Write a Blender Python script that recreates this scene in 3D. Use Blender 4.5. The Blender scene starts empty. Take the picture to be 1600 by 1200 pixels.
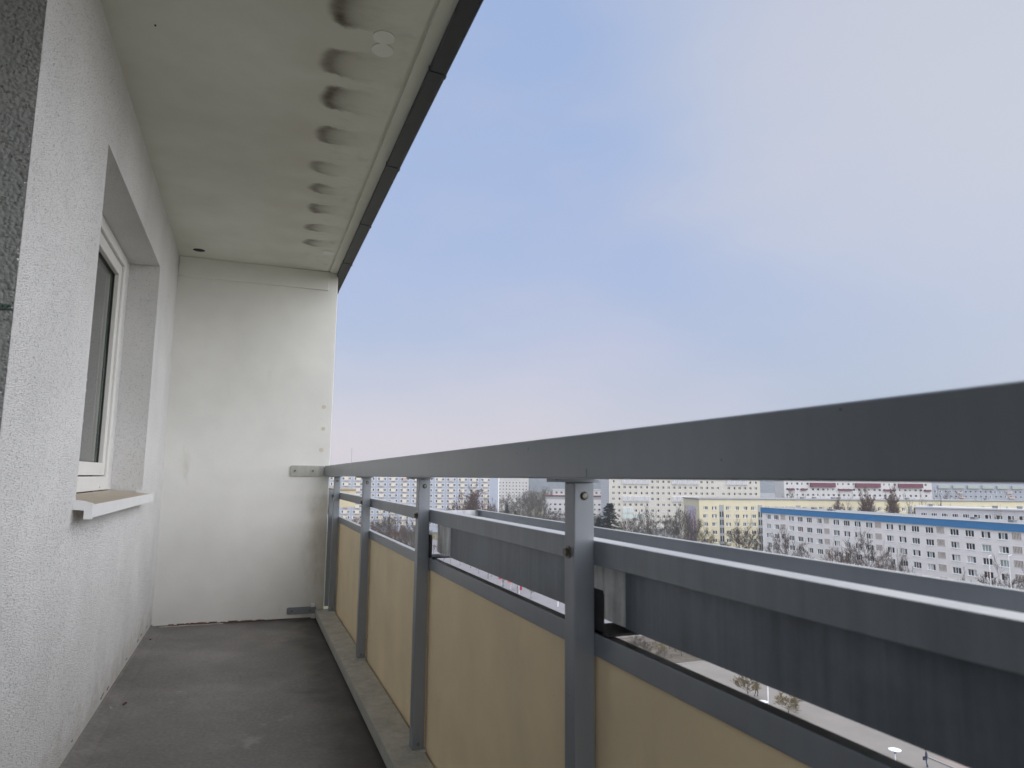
import bpy, bmesh, math, random
from mathutils import Vector, Matrix
random.seed(7)
sc = bpy.context.scene
C = sc.collection
R_ = math.radians

# ---------------------------------------------------------------- camera
cam_d = bpy.data.cameras.new('camera'); cam = bpy.data.objects.new('camera', cam_d); C.objects.link(cam)
cam_d.sensor_width = 36; cam_d.sensor_fit = 'HORIZONTAL'; cam_d.lens = 36*1089.5/1600
cam_d.clip_start = 0.05; cam_d.clip_end = 20000
_F = Vector((0.34749614, 0.92809855, 0.13371429)); _R = Vector((0.93596848, -0.35193203, 0.01033675)); _U = Vector((-0.05665187, -0.12156038, 0.99096601))
cam.matrix_world = Matrix((( _R.x, _U.x, -_F.x, 0), (_R.y, _U.y, -_F.y, 0), (_R.z, _U.z, -_F.z, 0), (0, 0, 0, 1)))
sc.camera = cam
cam_d.dof.use_dof = True; cam_d.dof.focus_distance = 6.0; cam_d.dof.aperture_fstop = 7.5

# ---------------------------------------------------------------- light, sky, exposure
SUN_AZ, SUN_EL = 152.0, 42.0          # azimuth from +Y towards +X
w = bpy.data.worlds.new('World'); sc.world = w; w.use_nodes = True
nt = w.node_tree; nt.nodes.clear()
def N(tree, typ, **kw):
    n = tree.nodes.new(typ)
    for k, v in kw.items(): setattr(n, k, v)
    return n
out = N(nt, 'ShaderNodeOutputWorld'); bg = N(nt, 'ShaderNodeBackground'); bg.inputs[1].default_value = 0.05
sky = N(nt, 'ShaderNodeTexSky', sky_type='NISHITA', sun_disc=False)
sky.sun_elevation = R_(SUN_EL); sky.sun_rotation = R_(SUN_AZ); sky.altitude = 60; sky.dust_density = 2.0
tc = N(nt, 'ShaderNodeTexCoord'); sep = N(nt, 'ShaderNodeSeparateXYZ'); nt.links.new(tc.outputs['Generated'], sep.inputs[0])
rmp = N(nt, 'ShaderNodeValToRGB'); cr = rmp.color_ramp
stops = [(0.0, (2.95, 3.3, 4.15)), (0.12, (2.95, 3.35, 4.25)), (0.28, (2.75, 3.32, 4.75)), (0.45, (2.48, 3.22, 4.88)), (0.7, (2.3, 3.05, 4.75)), (1.0, (2.25, 2.95, 4.55))]
while len(cr.elements) < len(stops): cr.elements.new(0.5)
for e, (p, c) in zip(cr.elements, stops): e.position = p; e.color = (*[x/5 for x in c], 1)
nt.links.new(sep.outputs['Z'], rmp.inputs[0])
gain = N(nt, 'ShaderNodeVectorMath', operation='SCALE'); gain.inputs['Scale'].default_value = 4.65; nt.links.new(rmp.outputs[0], gain.inputs[0])
# thin cloud veil: soft noise stretched along the horizon, brighter towards the veiled sun
mp = N(nt, 'ShaderNodeMapping'); mp.inputs['Scale'].default_value = (1.0, 1.0, 2.4); nt.links.new(tc.outputs['Generated'], mp.inputs[0])
nz = N(nt, 'ShaderNodeTexNoise'); nz.inputs['Scale'].default_value = 1.9; nz.inputs['Detail'].default_value = 4.5; nz.inputs['Roughness'].default_value = 0.48
nt.links.new(mp.outputs[0], nz.inputs['Vector'])
def _glow(az, el, lo, hi, amt, noise_amt):
    d = N(nt, 'ShaderNodeVectorMath', operation='DOT_PRODUCT'); nt.links.new(tc.outputs['Generated'], d.inputs[0])
    d.inputs[1].default_value = (math.sin(R_(az))*math.cos(R_(el)), math.cos(R_(az))*math.cos(R_(el)), math.sin(R_(el)))
    a = N(nt, 'ShaderNodeMath', operation='MULTIPLY_ADD'); nt.links.new(nz.outputs[0], a.inputs[0]); a.inputs[1].default_value = noise_amt; nt.links.new(d.outputs['Value'], a.inputs[2])
    m = N(nt, 'ShaderNodeMapRange', interpolation_type='SMOOTHSTEP'); m.inputs[1].default_value = lo+noise_amt*.5; m.inputs[2].default_value = hi+noise_amt*.5; m.inputs[3].default_value = 0; m.inputs[4].default_value = amt; nt.links.new(d and a.outputs[0], m.inputs[0])
    return m.outputs[0]
def _over(base, fac, col):
    m = N(nt, 'ShaderNodeMix', data_type='RGBA'); nt.links.new(fac, m.inputs[0]); nt.links.new(base, m.inputs[6]); m.inputs[7].default_value = (*col, 1); return m.outputs[2]
veil = N(nt, 'ShaderNodeMapRange', interpolation_type='SMOOTHSTEP'); veil.inputs[1].default_value = 0.42; veil.inputs[2].default_value = 0.72; veil.inputs[3].default_value = 0.0; veil.inputs[4].default_value = 0.85; nt.links.new(nz.outputs[0], veil.inputs[0])
_c = _over(gain.outputs[0], veil.outputs[0], (3.15, 3.35, 4.3))
_c = _over(_c, _glow(62, 32, 0.84, 1.0, 0.95, 0.10), (3.85, 3.93, 4.32))       # bright veil in front of the hidden sun
_lowband = N(nt, 'ShaderNodeMapRange', interpolation_type='SMOOTHSTEP'); _lowband.inputs[1].default_value = 0.03; _lowband.inputs[2].default_value = 0.20; _lowband.inputs[3].default_value = 1.0; _lowband.inputs[4].default_value = 0.0
_lz = N(nt, 'ShaderNodeMath', operation='MULTIPLY_ADD'); nt.links.new(nz.outputs[0], _lz.inputs[0]); _lz.inputs[1].default_value = -0.16; _lz2 = N(nt, 'ShaderNodeMath', operation='ADD'); nt.links.new(sep.outputs['Z'], _lz2.inputs[0]); _lz2.inputs[1].default_value = 0.07
nt.links.new(_lz2.outputs[0], _lz.inputs[2]); nt.links.new(_lz.outputs[0], _lowband.inputs[0])
_pk = N(nt, 'ShaderNodeMath', operation='MULTIPLY'); nt.links.new(_lowband.outputs[0], _pk.inputs[0]); nt.links.new(_glow(-12, 2, 0.45, 0.97, 1.0, 0.06), _pk.inputs[1])
_c = _over(_c, _pk.outputs[0], (4.0, 3.68, 4.1))                             # pinkish haze low in the sky
mixs = N(nt, 'ShaderNodeMix', data_type='RGBA'); mixs.inputs[0].default_value = 0.88   # the overcast veil over the clear sky
nt.links.new(sky.outputs[0], mixs.inputs[6]); nt.links.new(_c, mixs.inputs[7])
nt.links.new(mixs.outputs[2], bg.inputs[0]); nt.links.new(bg.outputs[0], out.inputs[0])

sl = bpy.data.lights.new('sun', 'SUN'); sl.energy = 1.5; sl.angle = R_(155); sl.color = (1.0, 0.975, 0.94)
so = bpy.data.objects.new('sun', sl); C.objects.link(so)
_sd = Vector((math.sin(R_(SUN_AZ))*math.cos(R_(SUN_EL)), math.cos(R_(SUN_AZ))*math.cos(R_(SUN_EL)), math.sin(R_(SUN_EL))))
so.rotation_euler = _sd.to_track_quat('Z', 'Y').to_euler()
sc.view_settings.view_transform = 'Standard'; sc.view_settings.look = 'None'
sc.view_settings.exposure = 1.76; sc.view_settings.gamma = 1.0; sc.view_settings.use_curve_mapping = False
sc.cycles.max_bounces = 10; sc.cycles.diffuse_bounces = 6; sc.cycles.glossy_bounces = 4; sc.cycles.volume_bounces = 1
sc.cycles.use_denoising = True

# ---------------------------------------------------------------- helpers
def tag(o, label=None, cat=None, group=None, kind=None):
    if label: o['label'] = label
    if cat: o['category'] = cat
    if group: o['group'] = group
    if kind: o['kind'] = kind
    return o
def empty(name, loc=(0, 0, 0), rz=0.0):
    o = bpy.data.objects.new(name, None); C.objects.link(o); o.location = loc; o.rotation_euler = (0, 0, rz); o.empty_display_size = 0.2
    return o
class MB:
    def __init__(s): s.v = []; s.f = []; s.m = []
    def poly(s, pts, m=0):
        n = len(s.v); s.v += [tuple(p) for p in pts]; s.f.append(tuple(range(n, n+len(pts)))); s.m.append(m); return s
    def box(s, x0, x1, y0, y1, z0, z1, m=0, skip=''):
        n = len(s.v)
        s.v += [(x0,y0,z0),(x1,y0,z0),(x1,y1,z0),(x0,y1,z0),(x0,y0,z1),(x1,y0,z1),(x1,y1,z1),(x0,y1,z1)]
        for k, q in (('b',(0,3,2,1)),('t',(4,5,6,7)),('f',(0,1,5,4)),('k',(2,3,7,6)),('l',(3,0,4,7)),('r',(1,2,6,5))):
            if k in skip: continue
            s.f.append(tuple(n+i for i in q)); s.m.append(m)
        return s
    def tube(s, pts, rad, sides=8, m=0, cap=True):
        pts = [Vector(p) for p in pts]; n0 = len(s.v); k = len(pts)
        for i, p in enumerate(pts):
            d = (pts[min(i+1, k-1)] - pts[max(i-1, 0)]).normalized()
            a = d.orthogonal().normalized() if abs(d.z) < 0.9 else Vector((1, 0, 0)).cross(d).normalized()
            b = d.cross(a); r = rad[i] if hasattr(rad, '__len__') else rad
            for j in range(sides):
                t = 2*math.pi*j/sides; s.v.append(tuple(p + a*(r*math.cos(t)) + b*(r*math.sin(t))))
        for i in range(k-1):
            for j in range(sides):
                j2 = (j+1) % sides; s.f.append((n0+i*sides+j, n0+i*sides+j2, n0+(i+1)*sides+j2, n0+(i+1)*sides+j)); s.m.append(m)
        if cap:
            s.f.append(tuple(n0+j for j in reversed(range(sides)))); s.m.append(m)
            s.f.append(tuple(n0+(k-1)*sides+j for j in range(sides))); s.m.append(m)
        return s
    def prism(s, prof, axis, a, b, m=0):
        # prof: 2D profile; axis 'y': (x,z) extruded along y from a to b; axis 'x': (y,z)
        n = len(s.v); k = len(prof)
        for t in (a, b):
            for p in prof: s.v.append((p[0], t, p[1]) if axis == 'y' else ((t, p[0], p[1]) if axis == 'x' else (p[0], p[1], t)))
        for j in range(k):
            j2 = (j+1) % k; s.f.append((n+j, n+j2, n+k+j2, n+k+j)); s.m.append(m)
        s.f.append(tuple(n+j for j in reversed(range(k)))); s.m.append(m); s.f.append(tuple(n+k+j for j in range(k))); s.m.append(m)
        return s
    def mesh(s, name, mats, bevel=0, seg=2, smooth=False, fix=True):
        me = bpy.data.meshes.new(name); me.from_pydata(s.v, [], s.f)
        for mt in (mats if isinstance(mats, (list, tuple)) else [mats]): me.materials.append(mt)
        me.polygons.foreach_set('material_index', s.m)
        if fix or bevel:
            bm = bmesh.new(); bm.from_mesh(me)
            if fix: bmesh.ops.recalc_face_normals(bm, faces=bm.faces)
            if bevel:
                ed = [e for e in bm.edges if len(e.link_faces) == 2 and e.calc_face_angle() > 0.5]
                bmesh.ops.bevel(bm, geom=ed, offset=bevel, segments=seg, profile=0.6, affect='EDGES', clamp_overlap=True)
            bm.to_mesh(me); bm.free()
        if smooth: me.polygons.foreach_set('use_smooth', [True]*len(me.polygons))
        me.update(); return me
    def build(s, name, mats, parent=None, **kw):
        return inst(name, s.mesh(name, mats, **kw), parent)
def inst(name, me, parent=None, loc=(0, 0, 0), rz=0.0, scale=None):
    o = bpy.data.objects.new(name, me); C.objects.link(o)
    if parent: o.parent = parent
    o.location = loc
    if rz: o.rotation_euler = (0, 0, rz)
    if scale: o.scale = scale
    return o

# ---------------------------------------------------------------- materials
def mat(name, col, rough=0.7, metal=0.0, var=0.0, vscale=3.0, bump=0.0, bscale=200.0, bdist=0.002, detail=3.0, spec=None, stretch=None, coord='Object'):
    m = bpy.data.materials.new(name); m.use_nodes = True; t = m.node_tree; b = t.nodes['Principled BSDF']
    b.inputs['Base Color'].default_value = (*col, 1); b.inputs['Roughness'].default_value = rough; b.inputs['Metallic'].default_value = metal
    if spec is not None: b.inputs['Specular IOR Level'].default_value = spec
    if var or bump:
        tcn = N(t, 'ShaderNodeTexCoord'); src = tcn.outputs[coord]
        if stretch:
            mpn = N(t, 'ShaderNodeMapping'); mpn.inputs['Scale'].default_value = stretch; t.links.new(src, mpn.inputs[0]); src = mpn.outputs[0]
    if var:
        n1 = N(t, 'ShaderNodeTexNoise'); n1.inputs['Scale'].default_value = vscale; n1.inputs['Detail'].default_value = detail; n1.inputs['Roughness'].default_value = 0.6; t.links.new(src, n1.inputs['Vector'])
        mrn = N(t, 'ShaderNodeMapRange'); mrn.inputs[1].default_value = 0.28; mrn.inputs[2].default_value = 0.72; mrn.inputs[3].default_value = 1-var; mrn.inputs[4].default_value = 1+var*0.6; t.links.new(n1.outputs[0], mrn.inputs[0])
        vm = N(t, 'ShaderNodeVectorMath', operation='SCALE'); vm.inputs[0].default_value = col; t.links.new(mrn.outputs[0], vm.inputs['Scale']); t.links.new(vm.outputs[0], b.inputs['Base Color'])
    if bump:
        n2 = N(t, 'ShaderNodeTexNoise'); n2.inputs['Scale'].default_value = bscale; n2.inputs['Detail'].default_value = 3; t.links.new(src, n2.inputs['Vector'])
        bn = N(t, 'ShaderNodeBump'); bn.inputs['Strength'].default_value = bump; bn.inputs['Distance'].default_value = bdist; t.links.new(n2.outputs[0], bn.inputs['Height']); t.links.new(bn.outputs[0], b.inputs['Normal'])
    return m

def stucco(name, col, grain, pit, bdist, pit_shade=0.45, dirt=None):
    """scraped render: grains and small pits with painted shade, optional grime along the foot"""
    m = bpy.data.materials.new(name); m.use_nodes = True; t = m.node_tree; b = t.nodes['Principled BSDF']; b.inputs['Roughness'].default_value = 0.95; b.inputs['Specular IOR Level'].default_value = 0.15
    geo = N(t, 'ShaderNodeNewGeometry'); pos = geo.outputs['Position']
    wob = N(t, 'ShaderNodeTexNoise'); wob.inputs['Scale'].default_value = grain*0.6; wob.inputs['Detail'].default_value = 4; wob.inputs['Roughness'].default_value = 0.7; t.links.new(pos, wob.inputs['Vector'])
    v1 = N(t, 'ShaderNodeTexVoronoi'); v1.inputs['Scale'].default_value = grain; v1.feature = 'SMOOTH_F1'; v1.inputs['Smoothness'].default_value = 0.4; t.links.new(pos, v1.inputs['Vector'])
    v2 = N(t, 'ShaderNodeTexNoise'); v2.inputs['Scale'].default_value = pit; v2.inputs['Detail'].default_value = 2.5; t.links.new(pos, v2.inputs['Vector'])
    pm = N(t, 'ShaderNodeMapRange', interpolation_type='SMOOTHSTEP'); pm.inputs[1].default_value = 0.60; pm.inputs[2].default_value = 0.72; t.links.new(v2.outputs[0], pm.inputs[0])
    h1 = N(t, 'ShaderNodeMath', operation='MULTIPLY_ADD'); t.links.new(v1.outputs['Distance'], h1.inputs[0]); h1.inputs[1].default_value = -0.8; t.links.new(wob.outputs[0], h1.inputs[2])
    h2 = N(t, 'ShaderNodeMath', operation='SUBTRACT'); t.links.new(h1.outputs[0], h2.inputs[0]); t.links.new(pm.outputs[0], h2.inputs[1])
    bn = N(t, 'ShaderNodeBump'); bn.inputs['Strength'].default_value = 0.9; bn.inputs['Distance'].default_value = bdist; t.links.new(h2.outputs[0], bn.inputs['Height']); t.links.new(bn.outputs[0], b.inputs['Normal'])
    big = N(t, 'ShaderNodeTexNoise'); big.inputs['Scale'].default_value = 2.2; big.inputs['Detail'].default_value = 5; t.links.new(pos, big.inputs['Vector'])
    tone = N(t, 'ShaderNodeMapRange'); tone.inputs[1].default_value = 0.3; tone.inputs[2].default_value = 0.7; tone.inputs[3].default_value = 0.90; tone.inputs[4].default_value = 1.04; t.links.new(big.outputs[0], tone.inputs[0])
    pk = N(t, 'ShaderNodeMath', operation='MULTIPLY_ADD'); t.links.new(pm.outputs[0], pk.inputs[0]); pk.inputs[1].default_value = -pit_shade; t.links.new(tone.outputs[0], pk.inputs[2])  # relief shade of the pits painted into the colour
    sc1 = N(t, 'ShaderNodeVectorMath', operation='SCALE'); sc1.inputs[0].default_value = col; t.links.new(pk.outputs[0], sc1.inputs['Scale']); last = sc1.outputs[0]
    if dirt:
        sp = N(t, 'ShaderNodeSeparateXYZ'); t.links.new(pos, sp.inputs[0])
        dn = N(t, 'ShaderNodeTexNoise'); dn.inputs['Scale'].default_value = 9; dn.inputs['Detail'].default_value = 6; dn.inputs['Roughness'].default_value = 0.7; t.links.new(pos, dn.inputs['Vector'])
        zz = N(t, 'ShaderNodeMapRange'); zz.inputs[1].default_value = -1.05; zz.inputs[2].default_value = -0.72; zz.inputs[3].default_value = 0.62; zz.inputs[4].default_value = 0.0; t.links.new(sp.outputs['Z'], zz.inputs[0])
        sm = N(t, 'ShaderNodeMath', operation='ADD'); t.links.new(zz.outputs[0], sm.inputs[0]); t.links.new(dn.outputs[0], sm.inputs[1])
        th = N(t, 'ShaderNodeMapRange', interpolation_type='SMOOTHSTEP'); th.inputs[1].default_value = 0.72; th.inputs[2].default_value = 1.12; th.inputs[3].default_value = 0; th.inputs[4].default_value = 0.38; t.links.new(sm.outputs[0], th.inputs[0])
        mx = N(t, 'ShaderNodeMix', data_type='RGBA'); t.links.new(th.outputs[0], mx.inputs[0]); t.links.new(last, mx.inputs[6]); mx.inputs[7].default_value = (*dirt, 1); last = mx.outputs[2]
    t.links.new(last, b.inputs['Base Color']); return m

def paint_metal(name, col, rough=0.42, streak=0.12, metal=0.0, dirt_light=0.0, dirt_light_col=(0.60, 0.59, 0.57)):
    """painted steel with faint rain streaks, grime specks"""
    m = bpy.data.materials.new(name); m.use_nodes = True; t = m.node_tree; b = t.nodes['Principled BSDF']; b.inputs['Metallic'].default_value = metal
    geo = N(t, 'ShaderNodeNewGeometry'); pos = geo.outputs['Position']
    mpn = N(t, 'ShaderNodeMapping'); mpn.inputs['Scale'].default_value = (30, 30, 1.6); t.links.new(pos, mpn.inputs[0])
    n1 = N(t, 'ShaderNodeTexNoise'); n1.inputs['Scale'].default_value = 1.0; n1.inputs['Detail'].default_value = 5; n1.inputs['Roughness'].default_value = 0.65; t.links.new(mpn.outputs[0], n1.inputs['Vector'])
    n2 = N(t, 'ShaderNodeTexNoise'); n2.inputs['Scale'].default_value = 6.0; n2.inputs['Detail'].default_value = 6; n2.inputs['Roughness'].default_value = 0.7; t.links.new(pos, n2.inputs['Vector'])
    n3 = N(t, 'ShaderNodeTexNoise'); n3.inputs['Scale'].default_value = 900.0; n3.inputs['Detail'].default_value = 2; t.links.new(pos, n3.inputs['Vector'])
    a = N(t, 'ShaderNodeMath', operation='ADD'); t.links.new(n1.outputs[0], a.inputs[0]); t.links.new(n2.outputs[0], a.inputs[1])
    a3 = N(t, 'ShaderNodeMath', operation='MULTIPLY_ADD'); t.links.new(n3.outputs[0], a3.inputs[0]); a3.inputs[1].default_value = 0.25; t.links.new(a.outputs[0], a3.inputs[2])
    mrn = N(t, 'ShaderNodeMapRange'); mrn.inputs[1].default_value = 0.7; mrn.inputs[2].default_value = 1.5; mrn.inputs[3].default_value = 1-streak*1.6; mrn.inputs[4].default_value = 1+streak; t.links.new(a3.outputs[0], mrn.inputs[0])
    vm = N(t, 'ShaderNodeVectorMath', operation='SCALE'); vm.inputs[0].default_value = col; t.links.new(mrn.outputs[0], vm.inputs['Scale']); last = vm.outputs[0]
    if dirt_light:   # dust and sky sheen, or dirt and trough shade, painted on upward faces
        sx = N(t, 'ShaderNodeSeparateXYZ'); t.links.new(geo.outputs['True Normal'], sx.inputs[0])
        up = N(t, 'ShaderNodeMapRange'); up.inputs[1].default_value = 0.6; up.inputs[2].default_value = 0.95; up.inputs[4].default_value = dirt_light; t.links.new(sx.outputs['Z'], up.inputs[0])
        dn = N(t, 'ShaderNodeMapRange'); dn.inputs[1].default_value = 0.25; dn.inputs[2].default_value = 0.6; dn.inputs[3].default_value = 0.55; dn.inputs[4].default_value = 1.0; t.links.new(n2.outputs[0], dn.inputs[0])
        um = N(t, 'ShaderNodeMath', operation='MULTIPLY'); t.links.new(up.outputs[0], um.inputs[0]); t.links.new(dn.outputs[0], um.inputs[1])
        dm = N(t, 'ShaderNodeMix', data_type='RGBA'); t.links.new(um.outputs[0], dm.inputs[0]); t.links.new(last, dm.inputs[6]); dm.inputs[7].default_value = (*dirt_light_col, 1); last = dm.outputs[2]
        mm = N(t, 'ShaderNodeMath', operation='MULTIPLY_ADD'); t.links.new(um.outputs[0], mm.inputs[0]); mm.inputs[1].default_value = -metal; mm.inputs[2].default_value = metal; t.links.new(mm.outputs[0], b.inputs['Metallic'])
    t.links.new(last, b.inputs['Base Color'])
    rr = N(t, 'ShaderNodeMapRange'); rr.inputs[1].default_value = 0.3; rr.inputs[2].default_value = 0.7; rr.inputs[3].default_value = rough-0.02; rr.inputs[4].default_value = rough+0.04; t.links.new(n2.outputs[0], rr.inputs[0]); t.links.new(rr.outputs[0], b.inputs['Roughness'])
    bn = N(t, 'ShaderNodeBump'); bn.inputs['Strength'].default_value = 0.12; bn.inputs['Distance'].default_value = 0.0006; t.links.new(n3.outputs[0], bn.inputs['Height']); t.links.new(bn.outputs[0], b.inputs['Normal'])
    return m

M = {}
M['stucco'] = stucco('white_scraped_render', (0.85, 0.845, 0.835), 240, 210, 0.006, dirt=(0.42, 0.36, 0.28))
M['stucco_grey'] = stucco('grey_render', (0.29, 0.30, 0.29), 105, 90, 0.009, 0.2)
M['plaster'] = mat('smooth_plaster', (0.79, 0.785, 0.75), 0.9, var=0.10, vscale=1.7, detail=7, bump=0.25, bscale=38, bdist=0.002, spec=0.2)
M['rail'] = paint_metal('grey_painted_steel', (0.25, 0.272, 0.302), 0.30, 0.06, metal=0.35)
M['rail_dust_sheen'] = paint_metal('grey_painted_steel_dusty_sky_sheen', (0.25, 0.275, 0.305), 0.36, 0.16, metal=0.25, dirt_light=0.9)  # pale top: dust plus the sky's reflection painted as colour
M['trough'] = paint_metal('grey_trough_steel', (0.165, 0.19, 0.225), 0.34, 0.30, metal=0.25)
M['trough_light'] = paint_metal('pale_trough_end_steel', (0.72, 0.73, 0.74), 0.5, 0.55)
M['bar_low'] = paint_metal('grey_bar_with_dust_and_sky_sheen_on_top', (0.25, 0.272, 0.302), 0.32, 0.08, metal=0.3, dirt_light=0.8)  # top colour holds dust and painted sky sheen together
M['bar_dirt_shade'] = paint_metal('grey_bar_with_dirt_and_trough_shade_on_top', (0.25, 0.272, 0.302), 0.34, 0.08, metal=0.3, dirt_light=1.0, dirt_light_col=(0.018, 0.016, 0.013))  # black top: dirt plus the trough's shadow painted in
M['beam'] = paint_metal('weathered_base_beam', (0.46, 0.45, 0.41), 0.55, 0.25)
M['black_steel'] = mat('black_bracket_steel', (0.02, 0.02, 0.022), 0.55, var=0.3, vscale=40)
M['panel'] = mat('beige_parapet_board', (0.82, 0.67, 0.435), 0.55, var=0.12, vscale=3.2, detail=8, bump=0.2, bscale=420, bdist=0.0012, coord='Object')
M['anthracite'] = paint_metal('anthracite_flashing', (0.028, 0.033, 0.042), 0.45, 0.12)
M['bracket'] = paint_metal('pale_bracket_steel', (0.43, 0.43, 0.39), 0.5, 0.15)
M['bolt'] = mat('dull_bolt_steel', (0.22, 0.20, 0.17), 0.4, metal=0.8, var=0.3, vscale=90)
M['white_pvc'] = mat('white_window_plastic', (0.80, 0.79, 0.76), 0.35, var=0.05, vscale=5)
M['gasket'] = mat('black_rubber_gasket', (0.015, 0.015, 0.015), 0.6)
M['curtain'] = mat('grey_net_curtain', (0.42, 0.43, 0.41), 0.9, var=0.1, vscale=20)
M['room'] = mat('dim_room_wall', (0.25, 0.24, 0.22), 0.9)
M['sill_top'] = mat('beige_sill_sheet', (0.45, 0.38, 0.29), 0.5, var=0.12, vscale=12)
M['sill_front'] = mat('white_sill_lip', (0.80, 0.80, 0.80), 0.4, var=0.04, vscale=8)
M['filler'] = mat('beige_filler_spot', (0.62, 0.57, 0.46), 0.9)
M['filler_grey'] = mat('pale_mortar', (0.42, 0.40, 0.37), 0.95, var=.2, vscale=20)
M['dark_crack'] = mat('dark_joint', (0.12, 0.09, 0.07), 0.9, var=0.5, vscale=12)
M['leaf'] = mat('dry_leaf', (0.10, 0.045, 0.02), 0.8, var=0.3, vscale=60)
M['clip'] = mat('green_plastic_clip', (0.015, 0.05, 0.033), 0.4)
M['white_plastic'] = mat('white_plastic', (0.8, 0.8, 0.78), 0.4)
M['black_hole'] = mat('black_pipe', (0.008, 0.008, 0.008), 0.7)
g = bpy.data.materials.new('window_glass'); g.use_nodes = True; _b = g.node_tree.nodes['Principled BSDF']; _b.inputs['Base Color'].default_value = (0.72, 0.80, 0.76, 1); _b.inputs['Roughness'].default_value = 0.02; _b.inputs['Transmission Weight'].default_value = 1.0; _b.inputs['IOR'].default_value = 1.45; M['glass'] = g

def overlay(m, dark, fn):
    """mix a stain colour into a finished material; fn(tree, position) returns the mask"""
    t = m.node_tree; b = t.nodes['Principled BSDF']; src = b.inputs['Base Color'].links[0].from_socket
    geo = N(t, 'ShaderNodeNewGeometry'); k = N(t, 'ShaderNodeMix', data_type='RGBA'); t.links.new(fn(t, geo.outputs['Position']), k.inputs[0]); t.links.new(src, k.inputs[6]); k.inputs[7].default_value = (*dark, 1); t.links.new(k.outputs[2], b.inputs['Base Color'])
def _thr(t, x, a, b_, amt):
    n = N(t, 'ShaderNodeMapRange', interpolation_type='SMOOTHSTEP'); n.inputs[1].default_value = a; n.inputs[2].default_value = b_; n.inputs[4].default_value = amt; t.links.new(x, n.inputs[0]); return n.outputs[0]
def _nz(t, pos, s, d, scale=(1, 1, 1)):
    mpn = N(t, 'ShaderNodeMapping'); mpn.inputs['Scale'].default_value = scale; t.links.new(pos, mpn.inputs[0]); n = N(t, 'ShaderNodeTexNoise'); n.inputs['Scale'].default_value = s; n.inputs['Detail'].default_value = d; n.inputs['Roughness'].default_value = .65; t.links.new(mpn.outputs[0], n.inputs['Vector']); return n.outputs[0]
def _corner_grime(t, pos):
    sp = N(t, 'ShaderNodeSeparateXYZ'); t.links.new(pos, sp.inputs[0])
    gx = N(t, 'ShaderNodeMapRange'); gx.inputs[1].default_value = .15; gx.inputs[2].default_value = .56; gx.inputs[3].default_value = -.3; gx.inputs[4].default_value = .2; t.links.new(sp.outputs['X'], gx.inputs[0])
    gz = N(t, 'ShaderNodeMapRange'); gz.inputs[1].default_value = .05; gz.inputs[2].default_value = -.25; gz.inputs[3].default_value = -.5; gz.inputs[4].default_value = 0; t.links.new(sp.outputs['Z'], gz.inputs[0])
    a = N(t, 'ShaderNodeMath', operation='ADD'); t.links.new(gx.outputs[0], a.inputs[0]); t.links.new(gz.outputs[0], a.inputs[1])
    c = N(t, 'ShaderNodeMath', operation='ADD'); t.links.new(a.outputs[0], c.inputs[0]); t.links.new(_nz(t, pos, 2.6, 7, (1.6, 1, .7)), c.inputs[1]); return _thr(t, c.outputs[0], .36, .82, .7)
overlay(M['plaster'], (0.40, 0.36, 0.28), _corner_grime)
overlay(M['plaster'], (0.45, 0.43, 0.38), lambda t, p: _thr(t, _nz(t, p, 5.5, 9, (1, 1, .35)), .60, .78, .35))
overlay(M['panel'], (0.16, 0.12, 0.08), lambda t, p: _thr(t, _nz(t, p, 95, 1), .79, .82, .8))
overlay(M['panel'], (0.42, 0.34, 0.23), lambda t, p: _thr(t, _nz(t, p, 2.4, 8, (1, 1, .45)), .58, .80, .5))
overlay(M['rail'], (0.07, 0.07, 0.07), lambda t, p: _thr(t, _nz(t, p, 75, 1), .775, .80, .8))
overlay(M['white_pvc'], (0.50, 0.42, 0.30), lambda t, p: _thr(t, _nz(t, p, 9, 6, (1, 1, 1)), .58, .80, .4))
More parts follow.
